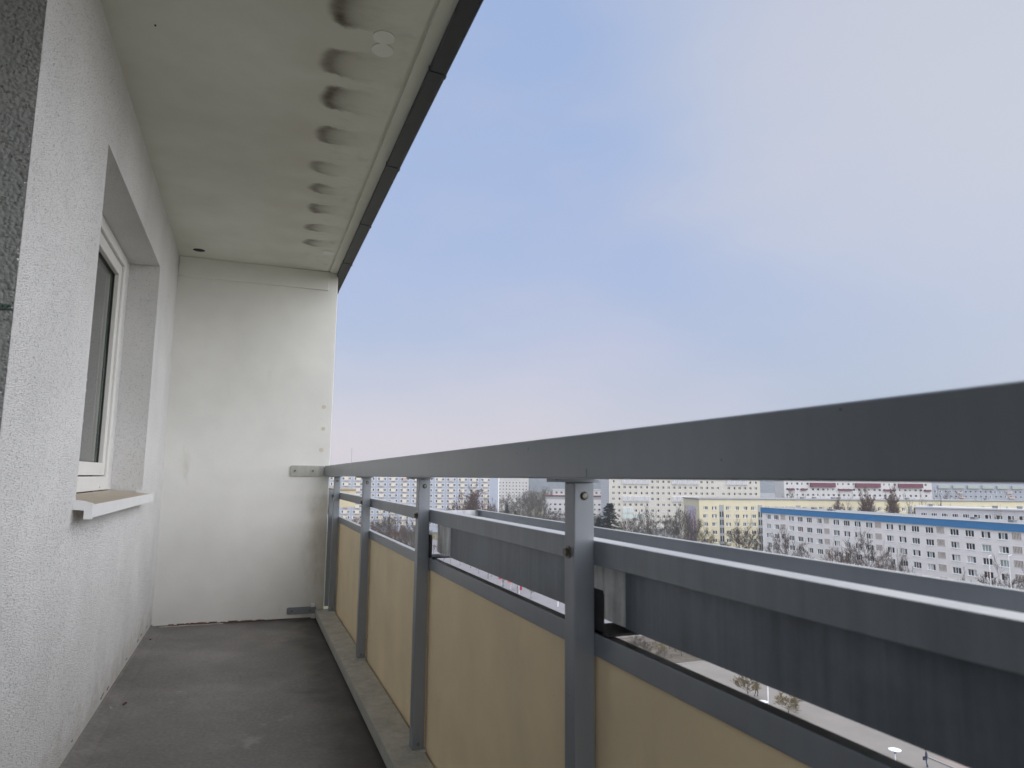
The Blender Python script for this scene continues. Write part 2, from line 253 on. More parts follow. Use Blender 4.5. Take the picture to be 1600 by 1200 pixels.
# floor coating
def floor_mat():
    m = bpy.data.materials.new('grey_floor_coating'); m.use_nodes = True; t = m.node_tree; b = t.nodes['Principled BSDF']
    geo = N(t, 'ShaderNodeNewGeometry'); pos = geo.outputs['Position']
    def noise(s, d, r=0.6):
        n = N(t, 'ShaderNodeTexNoise'); n.inputs['Scale'].default_value = s; n.inputs['Detail'].default_value = d; n.inputs['Roughness'].default_value = r; t.links.new(pos, n.inputs['Vector']); return n.outputs[0]
    a, f, l = noise(2.2, 9, 0.72), noise(60, 4), noise(5.5, 6)
    s1 = N(t, 'ShaderNodeMath', operation='MULTIPLY_ADD'); t.links.new(f, s1.inputs[0]); s1.inputs[1].default_value = 0.35; t.links.new(a, s1.inputs[2])
    rp = N(t, 'ShaderNodeValToRGB'); e = rp.color_ramp.elements; e[0].position = 0.48; e[0].color = (0.060, 0.054, 0.049, 1); e[1].position = 0.84; e[1].color = (0.215, 0.202, 0.19, 1); t.links.new(s1.outputs[0], rp.inputs[0])
    sp = N(t, 'ShaderNodeMapRange', interpolation_type='SMOOTHSTEP'); sp.inputs[1].default_value = 0.62; sp.inputs[2].default_value = 0.74; sp.inputs[4].default_value = 0.4; t.links.new(l, sp.inputs[0])
    mx = N(t, 'ShaderNodeMix', data_type='RGBA'); t.links.new(sp.outputs[0], mx.inputs[0]); t.links.new(rp.outputs[0], mx.inputs[6]); mx.inputs[7].default_value = (0.30, 0.295, 0.285, 1)
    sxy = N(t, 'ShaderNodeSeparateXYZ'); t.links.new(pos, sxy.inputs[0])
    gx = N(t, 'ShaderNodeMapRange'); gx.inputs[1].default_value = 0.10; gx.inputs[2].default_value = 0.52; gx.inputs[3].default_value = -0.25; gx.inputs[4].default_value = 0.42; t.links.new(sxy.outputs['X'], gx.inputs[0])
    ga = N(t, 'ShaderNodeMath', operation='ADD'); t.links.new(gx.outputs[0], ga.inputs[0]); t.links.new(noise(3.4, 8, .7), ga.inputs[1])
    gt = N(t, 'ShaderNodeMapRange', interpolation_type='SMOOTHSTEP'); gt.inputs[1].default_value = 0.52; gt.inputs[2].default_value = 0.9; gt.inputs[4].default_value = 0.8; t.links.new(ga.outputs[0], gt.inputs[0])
    gm = N(t, 'ShaderNodeMix', data_type='RGBA'); t.links.new(gt.outputs[0], gm.inputs[0]); t.links.new(mx.outputs[2], gm.inputs[6]); gm.inputs[7].default_value = (0.032, 0.028, 0.025, 1)  # dirt and the shadow beside the base beam, painted as one dark edge
    t.links.new(gm.outputs[2], b.inputs['Base Color'])
    rr = N(t, 'ShaderNodeMapRange'); rr.inputs[1].default_value = 0.35; rr.inputs[2].default_value = 0.65; rr.inputs[3].default_value = 0.42; rr.inputs[4].default_value = 0.7; t.links.new(a, rr.inputs[0]); t.links.new(rr.outputs[0], b.inputs['Roughness'])
    bn = N(t, 'ShaderNodeBump'); bn.inputs['Strength'].default_value = 0.35; bn.inputs['Distance'].default_value = 0.0025; t.links.new(f, bn.inputs['Height']); t.links.new(bn.outputs[0], b.inputs['Normal'])
    return m
M['floor'] = floor_mat()

# ceiling plaster with the row of soot stains that seeped out beside the slab edge
def ceiling_mat():
    m = bpy.data.materials.new('stained_ceiling_plaster'); m.use_nodes = True; t = m.node_tree; b = t.nodes['Principled BSDF']; b.inputs['Roughness'].default_value = 0.92; b.inputs['Specular IOR Level'].default_value = 0.15
    geo = N(t, 'ShaderNodeNewGeometry'); pos = geo.outputs['Position']; sp = N(t, 'ShaderNodeSeparateXYZ'); t.links.new(pos, sp.inputs[0])
    def math_(op, a, b_=None, c=None, clamp=False):
        n = N(t, 'ShaderNodeMath', operation=op, use_clamp=clamp)
        for i, x in enumerate((a, b_, c)):
            if x is None: continue
            if isinstance(x, (int, float)): n.inputs[i].default_value = x
            else: t.links.new(x, n.inputs[i])
        return n.outputs[0]
    def noise(s, d, vec=pos, r=0.6):
        n = N(t, 'ShaderNodeTexNoise'); n.inputs['Scale'].default_value = s; n.inputs['Detail'].default_value = d; n.inputs['Roughness'].default_value = r; t.links.new(vec, n.inputs['Vector']); return n.outputs[0]
    def ramp(x, a, b_, c=0.0, d=1.0):
        n = N(t, 'ShaderNodeMapRange', interpolation_type='SMOOTHSTEP'); n.inputs[1].default_value = a; n.inputs[2].default_value = b_; n.inputs[3].default_value = c; n.inputs[4].default_value = d; t.links.new(x, n.inputs[0]); return n.outputs[0]
    X, Y = sp.outputs['X'], sp.outputs['Y']
    wob = noise(7, 4)
    k = math_('DIVIDE', math_('SUBTRACT', Y, 2.275-0.1625), 0.325)
    idx = math_('FLOOR', k); fr = math_('SUBTRACT', math_('FRACT', k), 0.5)
    wn = N(t, 'ShaderNodeTexWhiteNoise', noise_dimensions='1D'); t.links.new(idx, wn.inputs['W']); rnd = wn.outputs[0]
    v = math_('ADD', math_('MULTIPLY', fr, 0.325), math_('MULTIPLY_ADD', rnd, 0.06, -0.03))
    v = math_('ADD', v, math_('MULTIPLY_ADD', wob, 0.12, -0.06))
    xl = math_('ADD', math_('MULTIPLY_ADD', Y, 0.036, 0.19-0.036*2.6), math_('MULTIPLY_ADD', rnd, 0.02, -0.01))
    wn2 = N(t, 'ShaderNodeTexWhiteNoise', noise_dimensions='1D'); t.links.new(math_('ADD', idx, 31.7), wn2.inputs['W'])
    vr = math_('DIVIDE', v, math_('MULTIPLY', ramp(Y, 2.5, 3.6, 0.122, 0.088), math_('MULTIPLY_ADD', wn2.outputs[0], 0.35, 0.8)))
    q = math_('SUBTRACT', 1.0, math_('MULTIPLY', vr, vr), clamp=True)
    edge = math_('ADD', xl, math_('MULTIPLY', math_('SUBTRACT', 1.0, math_('SQRT', q)), 0.07))
    d = math_('SUBTRACT', X, math_('ADD', edge, math_('MULTIPLY_ADD', noise(22, 3), 0.014, -0.007)))
    near = ramp(Y, 2.4, 3.6, 0.88, 0.66)
    inten = math_('MULTIPLY', ramp(d, -0.030, 0.040), math_('POWER', 2.718, math_('MULTIPLY', math_('MAXIMUM', d, 0.0), -19.0)))
    inten = math_('MULTIPLY', inten, ramp(q, 0.02, 0.45))
    inten = math_('MULTIPLY', inten, math_('MULTIPLY', near, math_('MULTIPLY_ADD', rnd, 0.3, 0.85)))
    inten = math_('MULTIPLY', inten, ramp(Y, 4.95, 5.02, 1.0, 0.0))
    mpn = N(t, 'ShaderNodeMapping'); mpn.inputs['Scale'].default_value = (12, 30, 1); t.links.new(pos, mpn.inputs[0])
    strk = noise(1.0, 4, mpn.outputs[0])
    inten = math_('MULTIPLY', inten, math_('MULTIPLY_ADD', strk, 0.9, 1.15))
    trail = math_('MULTIPLY', math_('MULTIPLY', ramp(X, 0.24, 0.34), ramp(X, 0.36, 0.52, 1.0, 0.0)), math_('MULTIPLY', ramp(strk, 0.45, 0.75), 0.10))
    yel = math_('MULTIPLY', ramp(math_('ABSOLUTE', math_('SUBTRACT', X, 0.2)), 0.02, 0.25, 0.30, 0.0), ramp(math_('ABSOLUTE', v), 0.03, 0.16, 1.0, 0.25))
    edgegrime = math_('MULTIPLY', ramp(math_('ABSOLUTE', math_('SUBTRACT', X, 0.47)), 0.0, 0.07, 0.35, 0.0), ramp(noise(4.5, 5), 0.5, 0.75))
    base = N(t, 'ShaderNodeMix', data_type='RGBA'); t.links.new(ramp(noise(2.3, 6), 0.3, 0.7), base.inputs[0]); base.inputs[6].default_value = (0.63, 0.635, 0.57, 1); base.inputs[7].default_value = (0.70, 0.71, 0.65, 1)
    m1 = N(t, 'ShaderNodeMix', data_type='RGBA'); t.links.new(yel, m1.inputs[0]); t.links.new(base.outputs[2], m1.inputs[6]); m1.inputs[7].default_value = (0.53, 0.50, 0.39, 1)
    m2 = N(t, 'ShaderNodeMix', data_type='RGBA'); t.links.new(math_('ADD', math_('ADD', trail, edgegrime), inten, clamp=True), m2.inputs[0]); t.links.new(m1.outputs[2], m2.inputs[6]); m2.inputs[7].default_value = (0.075, 0.058, 0.042, 1)
    t.links.new(m2.outputs[2], b.inputs['Base Color'])
    bn = N(t, 'ShaderNodeBump'); bn.inputs['Strength'].default_value = 0.25; bn.inputs['Distance'].default_value = 0.003; t.links.new(noise(130, 4), bn.inputs['Height']); t.links.new(bn.outputs[0], b.inputs['Normal'])
    return m
M['ceiling'] = ceiling_mat()

# ---------------------------------------------------------------- the balcony shell
XW, YB, ZF, ZC = -0.564, 5.55, -1.05, 1.605       # side wall plane, end wall plane, floor, ceiling
YE = 2.01                                          # corner where the side wall steps back
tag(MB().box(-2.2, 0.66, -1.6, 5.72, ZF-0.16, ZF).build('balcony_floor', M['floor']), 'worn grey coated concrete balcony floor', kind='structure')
fil = MB().prism([(XW, ZF+0.001), (XW+0.075, ZF+0.001), (XW+0.010, ZF+0.012), (XW, ZF+0.022)], 'y', YE, YB-0.002)
# side wall with the window opening
WY0, WY1, WZ0, WZ1, WD = 2.88, 4.56, -0.125, 1.24, 0.16
wl = MB()
rnd = random.Random(3)
def wall_quad(y0, y1, z0, z1): wl.poly([(XW, y0, z0), (XW, y1, z0), (XW, y1, z1), (XW, y0, z1)])
wall_quad(YE, WY0, ZF, ZC); wall_quad(WY1, YB, ZF, ZC); wall_quad(WY0, WY1, ZF, WZ0); wall_quad(WY0, WY1, WZ1, ZC)
xb = XW-WD-0.09
wl.poly([(XW, WY0, WZ0), (XW, WY0, WZ1), (xb, WY0, WZ1), (xb, WY0, WZ0)])
wl.poly([(XW, WY1, WZ0), (xb, WY1, WZ0), (xb, WY1, WZ1), (XW, WY1, WZ1)])
wl.poly([(XW, WY0, WZ1), (XW, WY1, WZ1), (xb, WY1, WZ1), (xb, WY0, WZ1)])
wl.poly([(XW, WY0, WZ0), (xb, WY0, WZ0), (xb, WY1, WZ0), (XW, WY1, WZ0)])
wall_l = tag(wl.build('wall_left', M['stucco'], fix=False), 'white scraped-render side wall with the window', kind='structure')
for _p in wall_l.data.polygons: pass
# torn, grainy arris of the render at the corner and round the opening
ar = MB()
for (xa, ya, za, xb2, yb2, zb2, n_) in ((XW-0.004, YE+0.002, ZF, XW-0.004, YE+0.002, ZC, 900), (XW-0.003, WY0+0.001, WZ0, XW-0.003, WY0+0.001, WZ1, 420), (XW-0.003, WY1, WZ0, XW-0.003, WY1, WZ1, 300)):
    for i in range(n_):
        t_ = rnd.random(); s_ = rnd.uniform(0.0008, 0.0026)
        p = Vector((xa, ya, za)).lerp(Vector((xb2, yb2, zb2)), t_) + Vector((rnd.uniform(-.003, .003), rnd.uniform(-.003, .003), 0))
        q = [p + Vector((rnd.uniform(-1, 1), rnd.uniform(-1, 1), rnd.uniform(-1, 1)))*s_*1.4 for _ in range(4)]
        ar.poly([q[0], q[1], q[2]]); ar.poly([q[0], q[2], q[3]]); ar.poly([q[0], q[3], q[1]]); ar.poly([q[1], q[3], q[2]])
tag(ar.build('render_grain', M['stucco'], wall_l), kind='stuff')
o = fil.build('floor_fillet', M['floor'], wall_l)
# crumbled, cracked foot of the render
ck = MB()
y = 2.5
while y < 5.4:
    l = rnd.uniform(.02, .09)
    if rnd.random() < 0.2:
        z = ZF + 0.03 + rnd.uniform(0, .035); n_ = 4
        for q in range(n_): ck.box(XW-.002, XW+.0012, y+l*q/n_, y+l*(q+1)/n_, z+rnd.uniform(-.003, .003), z+rnd.uniform(.0035, .0055))
    y += l
tag(ck.build('crack', M['dark_crack'], wall_l), kind='stuff')
tag(MB().poly([(XW-0.001, YE, ZF), (XW-0.001, YE, ZC), (-2.2, YE, ZC), (-2.2, YE, ZF)]).build('wall_grey', M['stucco_grey'], fix=False), 'dark grey coarse-render wall return at the left edge', kind='structure')
tag(MB().box(-2.32, -2.2, -1.6, YE, ZF, ZC).build('wall_rear', M['stucco_grey']), 'grey rendered wall behind the viewer', kind='structure')
tag(MB().box(-2.2, 0.9, -1.75, -1.6, ZF-.16, 0.02).build('shade_parapet', M['stucco_grey']), 'unseen low parapet added behind the viewer to darken the balcony', kind='structure')  # out of view, added to darken the floor and lower post faces
# end wall
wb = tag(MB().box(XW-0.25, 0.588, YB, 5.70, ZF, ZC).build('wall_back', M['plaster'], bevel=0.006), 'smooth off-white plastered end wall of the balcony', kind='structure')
MB().box(XW+0.001, 0.517, YB-0.018, YB+0.002, 1.455, ZC-0.001).build('lintel_band', M['plaster'], wb, bevel=0.004)
MB().box(XW+.03, 0.50, YB-0.0015, YB+0.004, ZF+0.002, ZF+0.010).build('floor_joint', M['dark_crack'], wb)
mo = MB(); xx = XW+.02
while xx < -.12:
    l = rnd.uniform(.03, .06); mo.prism([(xx, YB-rnd.uniform(.014, .030)), (xx+l, YB-rnd.uniform(.014, .030)), (xx+l, YB-.001), (xx, YB-.001)], 'z', ZF+.001, ZF+rnd.uniform(.004, .007)); xx += l*.98
mo.build('mortar_strip', M['filler_grey'], wb)
rb = MB()
for i in range(26):
    yy = rnd.uniform(-0.48, 0.15); l = rnd.uniform(.015, .05); rb.box(yy, yy+l, YB-.002, YB+.003, ZF+.011, ZF+.012+rnd.uniform(.001, .007))
tag(rb.build('rust_line', mat('rust_brown_stain', (0.22, 0.09, 0.05), 0.9, var=.4, vscale=30), wb), kind='stuff')
for (x, z, r) in ((0.523, 0.531, .016), (0.526, 0.362, .015), (0.519, 0.199, .017)):
    MB().tube([(x, YB-0.001, z), (x, YB+0.004, z)], r, 18).build('filler_spot', M['filler'], wb)
# ceiling: slab with drip groove
cl = MB(); cl.box(-2.2, 0.505, -1.6, 8.5, ZC, ZC+0.17); cl.box(0.505, 0.522, -1.6, 8.5, ZC+0.010, ZC+0.17); cl.box(0.522, 0.592, -1.6, 8.5, ZC, ZC+0.17)
ceil = tag(cl.build('ceiling', M['ceiling']), 'stained plaster underside of the slab above with nine sooty half-round stains', kind='structure')
M['patch'] = mat('white_patch_disc', (0.74, 0.735, 0.70), 0.85, var=.05, vscale=9)
for (x, y, r) in ((0.379, 2.395, .040), (0.388, 2.474, .042), (0.456, 5.045, .045)):
    MB().tube([(x, y, ZC-0.003), (x, y, ZC+0.004)], r, 28).build('patch_disc', M['patch'], ceil)
pipe = MB(); 
pipe.tube([(-0.419, 5.328, ZC-0.002), (-0.419, 5.328, ZC+0.003)], 0.042, 24)
dp = pipe.build('drain_hole', M['black_hole'], ceil)
rg = MB()
for i in range(24):
    a, b = 2*math.pi*i/24, 2*math.pi*(i+1)/24
    for (r0, r1, z0, z1) in ((.042, .050, ZC-.005, ZC-.005), (.050, .050, ZC-.005, ZC+.002), (.042, .042, ZC-.005, ZC+.002)):
        rg.poly([(-0.419+r0*math.cos(a), 5.328+r0*math.sin(a), z0), (-0.419+r0*math.cos(b), 5.328+r0*math.sin(b), z0), (-0.419+r1*math.cos(b), 5.328+r1*math.sin(b), z1), (-0.419+r1*math.cos(a), 5.328+r1*math.sin(a), z1)])
rg.build('hole_rim', M['patch'], dp, fix=False)
MB().tube([(-0.403, 2.627, ZC-.004), (-0.403, 2.627, ZC+.002)], .0035, 8).build('nail_hole', M['black_hole'], ceil)

# anthracite sheet-metal roof edge, one sheet between each pair of seams
edge = tag(empty('roof_edge', (0.6, 2.5, 1.58)), 'anthracite sheet-metal edge trim of the slab overhead', 'roof trim')
edge.rotation_euler = (0, 0, 0)
seams = [-1.1, -0.2, 0.70, 1.60, 2.50, 3.40, 4.29, 5.15, 6.0, 6.9, 7.8, 8.5]
def rel(o, root): o.location = tuple(-x for x in root.location); return o
for a, b in zip(seams[:-1], seams[1:]):
    if b < 1.0: continue
    p = [(.578, 1.574), (.630, 1.569), (.638, 1.562), (.642, 1.565), (.642, 1.80), (.637, 1.80), (.637, 1.577), (.632, 1.576), (.582, 1.581), (.582, 1.60), (.578, 1.60)]
    rel(MB().prism(p, 'y', a+.002, b-.002).build('trim_sheet', M['anthracite'], edge, bevel=0), edge)
for s in seams:
    if s < 1.5: continue
    p = [(.574, 1.571), (.632, 1.566), (.642, 1.5585), (.6445, 1.563), (.6445, 1.80), (.64, 1.80), (.64, 1.572), (.578, 1.577), (.574, 1.60)]
    rel(MB().prism(p, 'y', s-.009, s+.009).build('seam_clip', M['anthracite'], edge), edge)

# ---------------------------------------------------------------- window in the side wall
win = empty('window', (XW-WD, (WY0+WY1)/2, WZ0)); win.parent = wall_l
def wrel(o): o.location = (-(XW-WD), -(WY0+WY1)/2, -WZ0); return o
x0 = XW-WD
ff = MB()                                    # outer frame (thickness in x: x0-0.07 .. x0)
F0, F1, G0, G1 = WY0+.002, WY1-.10, -.086, WZ1-.004
FT = .058
ff.box(x0-.07, x0, F0, F0+FT, G0, G1); ff.box(x0-.07, x0, F1-FT, F1, G0, G1); ff.box(x0-.07, x0, F0+FT, F1-FT, G1-FT, G1); ff.box(x0-.07, x0, F0+FT, F1-FT, G0, G0+.072)
fo = wrel(ff.build('frame', M['white_pvc'], win, bevel=.004))
# plastered make-up strip between frame and reveal
wrel(MB().box(x0-.07, x0-.002, F1+.001, WY1-.001, G0, WZ1-.001).build('reveal_strip', M['stucco'], win))
sh = MB(); S0, S1, T0, T1 = F0+FT+.006, F1-FT-.006, G0+.078, G1-FT-.006; ST = .066
sh.box(x0-.07, x0-.012, S0, S0+ST, T0, T1); sh.box(x0-.07, x0-.012, S1-ST, S1, T0, T1); sh.box(x0-.07, x0-.012, S0+ST, S1-ST, T1-ST, T1); sh.box(x0-.07, x0-.012, S0+ST, S1-ST, T0, T0+ST)
wrel(sh.build('sash', M['white_pvc'], win, bevel=.005))
gk = MB()
for (a, b, c, d) in ((S0-.005, S0, T0, T1), (S1, S1+.005, T0, T1), (S0, S1, T1, T1+.005)): gk.box(x0-.06, x0-.016, a, b, c, d)
for (a, b, c, d) in ((S0+ST, S0+ST+.004, T0+ST, T1-ST), (S1-ST-.004, S1-ST, T0+ST, T1-ST), (S0+ST+.004, S1-ST-.004, T1-ST-.004, T1-ST), (S0+ST+.004, S1-ST-.004, T0+ST, T0+ST+.004)): gk.box(x0-.046, x0-.034, a, b, c, d)
wrel(gk.build('gasket', M['gasket'], win))
wrel(MB().box(x0-.052, x0-.044, S0+ST+.001, S1-ST-.001, T0+ST+.001, T1-ST-.001).build('pane', M['glass'], win))
dc = MB(); dc.box(x0-.0005, x0+.006, 3.55, 3.575, G0+.015, G0+.045); dc.box(x0, x0+.004, 4.22, 4.235, G0+.012, G0+.02)
wrel(dc.build('drain_cap', M['white_pvc'], win))
# room behind
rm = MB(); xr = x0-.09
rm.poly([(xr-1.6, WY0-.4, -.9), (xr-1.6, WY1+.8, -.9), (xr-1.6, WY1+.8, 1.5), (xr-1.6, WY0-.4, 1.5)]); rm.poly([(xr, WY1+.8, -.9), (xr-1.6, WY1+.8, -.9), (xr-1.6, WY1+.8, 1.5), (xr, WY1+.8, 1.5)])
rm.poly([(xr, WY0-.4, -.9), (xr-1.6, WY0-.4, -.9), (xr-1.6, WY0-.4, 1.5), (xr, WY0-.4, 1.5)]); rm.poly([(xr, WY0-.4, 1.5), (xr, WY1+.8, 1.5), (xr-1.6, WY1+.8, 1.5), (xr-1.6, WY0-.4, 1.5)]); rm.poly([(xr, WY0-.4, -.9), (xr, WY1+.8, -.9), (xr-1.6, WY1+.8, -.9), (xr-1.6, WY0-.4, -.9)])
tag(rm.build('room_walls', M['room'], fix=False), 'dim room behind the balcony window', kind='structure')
cu = MB(); nseg = 160; prev = None
for i in range(nseg+1):
    yy = WY0+.03 + (WY1-WY0-.16)*i/nseg; ph = yy*2*math.pi/.14; xx = x0-.17+.018*math.sin(ph+.8*math.sin(yy*3.1))+.008*math.sin(ph*2.3)
    if prev: cu.poly([(prev[0], prev[1], -.12), (xx, yy, -.12), (xx, yy, 1.28), (prev[0], prev[1], 1.28)])
    prev = (xx, yy)
tag(cu.build('curtain', M['curtain'], fix=False, smooth=True), 'grey net curtain hanging in folds behind the balcony window', 'curtain')
# sill
sill = MB().prism([(XW+.056, -.112), (x0+.0, -.090), (x0+.0, -.093), (XW+.056, -.116)], 'y', WY0-.03, WY1-.012).build('sill', M['sill_top'], wall_l)
MB().box(XW+.050, XW+.058, WY0-.03, WY1-.012, -.155, -.109).build('sill_lip', M['sill_front'], sill, bevel=.0015)
for yy in (WY0-.035, WY1-.017):
    MB().prism([(XW-.03, -.088), (XW+.03, -.094), (XW+.062, -.104), (XW+.062, -.158), (XW+.036, -.158), (XW+.036, -.128), (XW-.03, -.122)], 'y', yy-.006, yy+.008).build('sill_end_cap', M['sill_front'], sill)

# ---------------------------------------------------------------- railing
rail = tag(empty('balcony_railing', (0.60, 2.6, ZF)), 'grey steel balcony railing with beige parapet panels', 'railing')
def rr_(o): return rel(o, rail)
XI, XO = .612, .656                     # posts, inner and outer face
rr_(MB().box(.55, .662, -1.2, YB-.004, .0, .0785).build('handrail', M['rail'], rail, bevel=.004, seg=3))
post_y = [-0.07, 1.297, 2.652, 4.02, 5.43]
PT = .046
for yv in post_y:
    po = rr_(MB().box(XI, XO, yv-PT/2, yv+PT/2, -.985, -.007).build('post', M['rail'], rail, bevel=.0025))
    rr_(MB().box(.572, .668, yv-.024, yv+.024, -.007, -.0005).build('cap_plate', M['rail'], po, bevel=.001)).location = (0, 0, 0)
    s_ = MB().tube([(.634, yv-PT/2-.0045, -.034), (.634, yv-PT/2-.004, -.034), (.634, yv-PT/2+.001, -.034)], [.0045, .0062, .0062], 14)
    s_.build('screw', M['bolt'], po, fix=True)
    MB().tube([(.634, yv-PT/2-.0012, -.034), (.634, yv-PT/2+.001, -.034)], .0085, 18).build('washer', M['black_steel'], po)
    MB().tube([(.634, yv-PT/2-.0035, -.962), (.634, yv-PT/2+.001, -.962)], .006, 10).build('screw', M['bolt'], po)
    MB().tube([(XI-.010, yv+.003, -.146), (XI+.001, yv+.003, -.146)], .0085, 6).build('hex_bolt', M['bolt'], po)
    MB().tube([(XI-.0025, yv+.003, -.146), (XI+.001, yv+.003, -.146)], .0125, 20).build('washer', M['bolt'], po)
    MB().box(XI-.01, XO+.008, yv-PT/2-.014, yv+PT/2+.012, -.987, -.981).build('foot_plate', M['beam'], po, bevel=.001)
bay_y = [(-1.2, post_y[0]), (post_y[0], post_y[1]), (post_y[1], post_y[2]), (post_y[2], post_y[3]), (post_y[3], post_y[4]), (post_y[4], 5.72)]
for i, (a, b) in enumerate(bay_y):
    a += .001; b -= .001
    rr_(MB().box(XO+.0005, XO+.042, a, b, -.170, -.122).build('upper_bar', M['rail_dust_sheen'], rail, bevel=.002))
    rr_(MB().box(XO+.0005, XO+.024, a, b, -.343, -.300).build('lower_bar', M['bar_dirt_shade' if i < 3 else 'bar_low'], rail, bevel=.002))
    rr_(MB().box(XO+.008, XO+.018, a+.0015, b-.0015, -1.045, -.3435).build('parapet_panel', M['panel'], rail))
rr_(MB().prism([(.532, -.985), (.532, -1.030), (.536, -1.030), (.536, -.990), (.652, -.990), (.652, -1.035), (.656, -1.035), (.656, -.985)], 'y', -1.2, YB-.006).build('base_beam', M['beam'], rail, bevel=.0015))
rr_(MB().prism([(.5275, -.9845), (.5315, -.9845), (.5315, -1.036), (.5275, -1.036)], 'y', -1.2, YB-.012).build('beam_lip', M['bracket'], rail, bevel=.001))
# wall brackets with two bolts each
def plate(x0, x1, z0, z1, m, rad=.012):
    p = []
    for (cx, cz, a0) in ((x1-rad, z1-rad, 0), (x0+rad, z1-rad, 90), (x0+rad, z0+rad, 180), (x1-rad, z0+rad, 270)):
        for k in range(5): t = R_(a0+90*k/4); p.append((cx+rad*math.cos(t), cz+rad*math.sin(t)))
    return p
for (x0_, x1_, z0_, z1_, mm) in ((.298, .549, -.001, .078, M['bracket']), (.325, .535, -1.012, -.962, M['rail'])):
    br = rr_(MB().prism(plate(x0_, x1_, z0_, z1_, None), 'y', YB-.010, YB+.001).build('wall_bracket', mm, rail, bevel=.001))
    zc = (z0_+z1_)/2
    for xx in (x0_+.035, x0_+.165):
        MB().tube([(xx, YB-.018, zc), (xx, YB-.009, zc)], .0085, 6).build('hex_bolt', M['bolt'], br)
# chip and scratch in the handrail paint
ch = MB(); pts = [(.5492, 1.094, .017), (.5492, 1.0945, .013), (.5492, 1.0935, .009), (.5492, 1.0945, .004)]
for p, q in zip(pts[:-1], pts[1:]): ch.poly([(p[0], p[1]-.001, p[2]), (p[0], p[1]+.001, p[2]), (q[0], q[1]+.001, q[2]), (q[0], q[1]-.001, q[2])])
rr_(ch.build('paint_chip', M['black_steel'], rail, fix=False))

# flower trough hung outside the railing
tr = tag(empty('flower_trough', (.76, 1.2, -.29)), 'long empty grey sheet-metal flower trough hung outside the railing', 'flower trough')
def tr_(o): return rel(o, tr)
TI, TO, TZ0, TZ1 = .700, .826, -.284, -.121
ya, yb = -1.2, 2.548
tr_(MB().box(TI, TI+.0025, ya, yb, TZ0, TZ1-.004).build('inner_wall', M['trough_light'], tr))
tr_(MB().box(TO-.0025, TO, ya, yb, TZ0, TZ1).build('outer_wall', M['rail'], tr))
tr_(MB().box(TI+.0025, TO-.0025, ya, yb, TZ0, TZ0+.0025).build('bottom', M['trough'], tr))
tr_(MB().box(TI+.0025, TO-.0025, yb-.0025, yb, TZ0+.0025, TZ1).build('end_plate', M['trough_light'], tr))
tr_(MB().box(TO-.012, TO+.0015, ya, yb, TZ1, TZ1+.002).build('rim', M['rail_dust_sheen'], tr))
for (a, b) in ((post_y[1]+.10, 2.452), (post_y[0]+.1, 1.212)):
    tr_(MB().box(TI-.010, TI-.0005, a, b, TZ0+.002, -.1715).build('apron_plate', M['trough'], tr, bevel=.001))
for yv in (post_y[1], post_y[2]):
    b_ = MB(); b_.prism([(yv-.055, -.298), (yv-.055, -.222), (yv-.050, -.215), (yv+.02, -.215), (yv+.02, -.298)], 'x', XO+.001, XO+.0045)
    b_.box(XO+.001, TO-.02, yv-.075, yv+.02, -.2975, -.2925)
    tr_(b_.build('trough_bracket', M['black_steel'], tr))
tr_(MB().box(TI, TI+.003, yb, yb+.125, TZ0, -.1715).build('end_flange', M['trough_light'], tr))
# soil dust and moss on the bracket shelf
# neighbour's trough beyond the end wall
nb = tag(empty('neighbour_trough', (.74, 6.2, -.25)), 'cream flower trough on the next balcony beyond the end wall', 'flower trough')
M['cream'] = mat('cream_board', (0.78, 0.70, 0.50), 0.6, var=.05, vscale=3)
rel(MB().box(.672, .835, 5.85, 7.2, -.247, -.118).build('trough_board', M['cream'], nb, bevel=.002), nb)
rel(MB().box(.668, .838, 5.846, 7.2, -.117, -.101).build('top_trim', M['sill_top'], nb, bevel=.001), nb)
rel(MB().box(.615, .656, 5.745, 5.79, -1.0, -.112).build('post', M['rail'], nb), nb)
rel(MB().box(.60, .70, 5.79, 7.2, -.30, -.262).build('lower_bar', M['black_steel'], nb), nb)

# small loose things on the balcony
tag(MB().box(.492, .520, YB-.035, YB-.011, -.962, -.934).build('plastic_spacer', M['white_plastic'], bevel=.002), 'small white plastic block on the base beam in the far corner', 'spacer')
cp = MB(); cp.box(-.592, -.566, YE-.006, YE+.001, .398, .402); cp.box(-.592, -.570, YE-.006, YE+.001, .407, .4105); cp.box(-.594, -.588, YE-.007, YE+.001, .396, .412); cp.tube([(-.580, YE-.009, .405), (-.580, YE+.001, .405)], .004, 10)
tag(cp.build('cable_clip', M['clip']), 'small green plastic clip stuck on the grey wall', 'clip')
for (x, y, l, a, lab) in ((-.525, 5.12, .022, .5, 'brown curled leaf lying in the corner by the end wall'), (-.468, 3.769, .026, 1.0, 'thin dark dry leaf on the open floor'), (-.515, 3.72, .014, 2.0, 'tiny pale leaf scrap beside the side wall')):
    lf = MB(); n_ = 6
    for i in range(n_):
        t0, t1 = i/n_, (i+1)/n_
        w0, w1 = l*.28*math.sin(math.pi*t0)+.0006, l*.28*math.sin(math.pi*t1)+.0006
        for sgn in (-1, 1): lf.poly([((t0-.5)*l, 0, .002+.004*abs(t0-.5)), ((t1-.5)*l, 0, .002+.004*abs(t1-.5)), ((t1-.5)*l, sgn*w1, .006+.006*t1), ((t0-.5)*l, sgn*w0, .006+.006*t0)])
    lo = lf.build('dry_leaf', M['leaf'] if l > .02 else M['filler'], fix=False); lo.location = (x, y, ZF); lo.rotation_euler = (0, 0, a)
    tag(lo, lab, 'leaf')

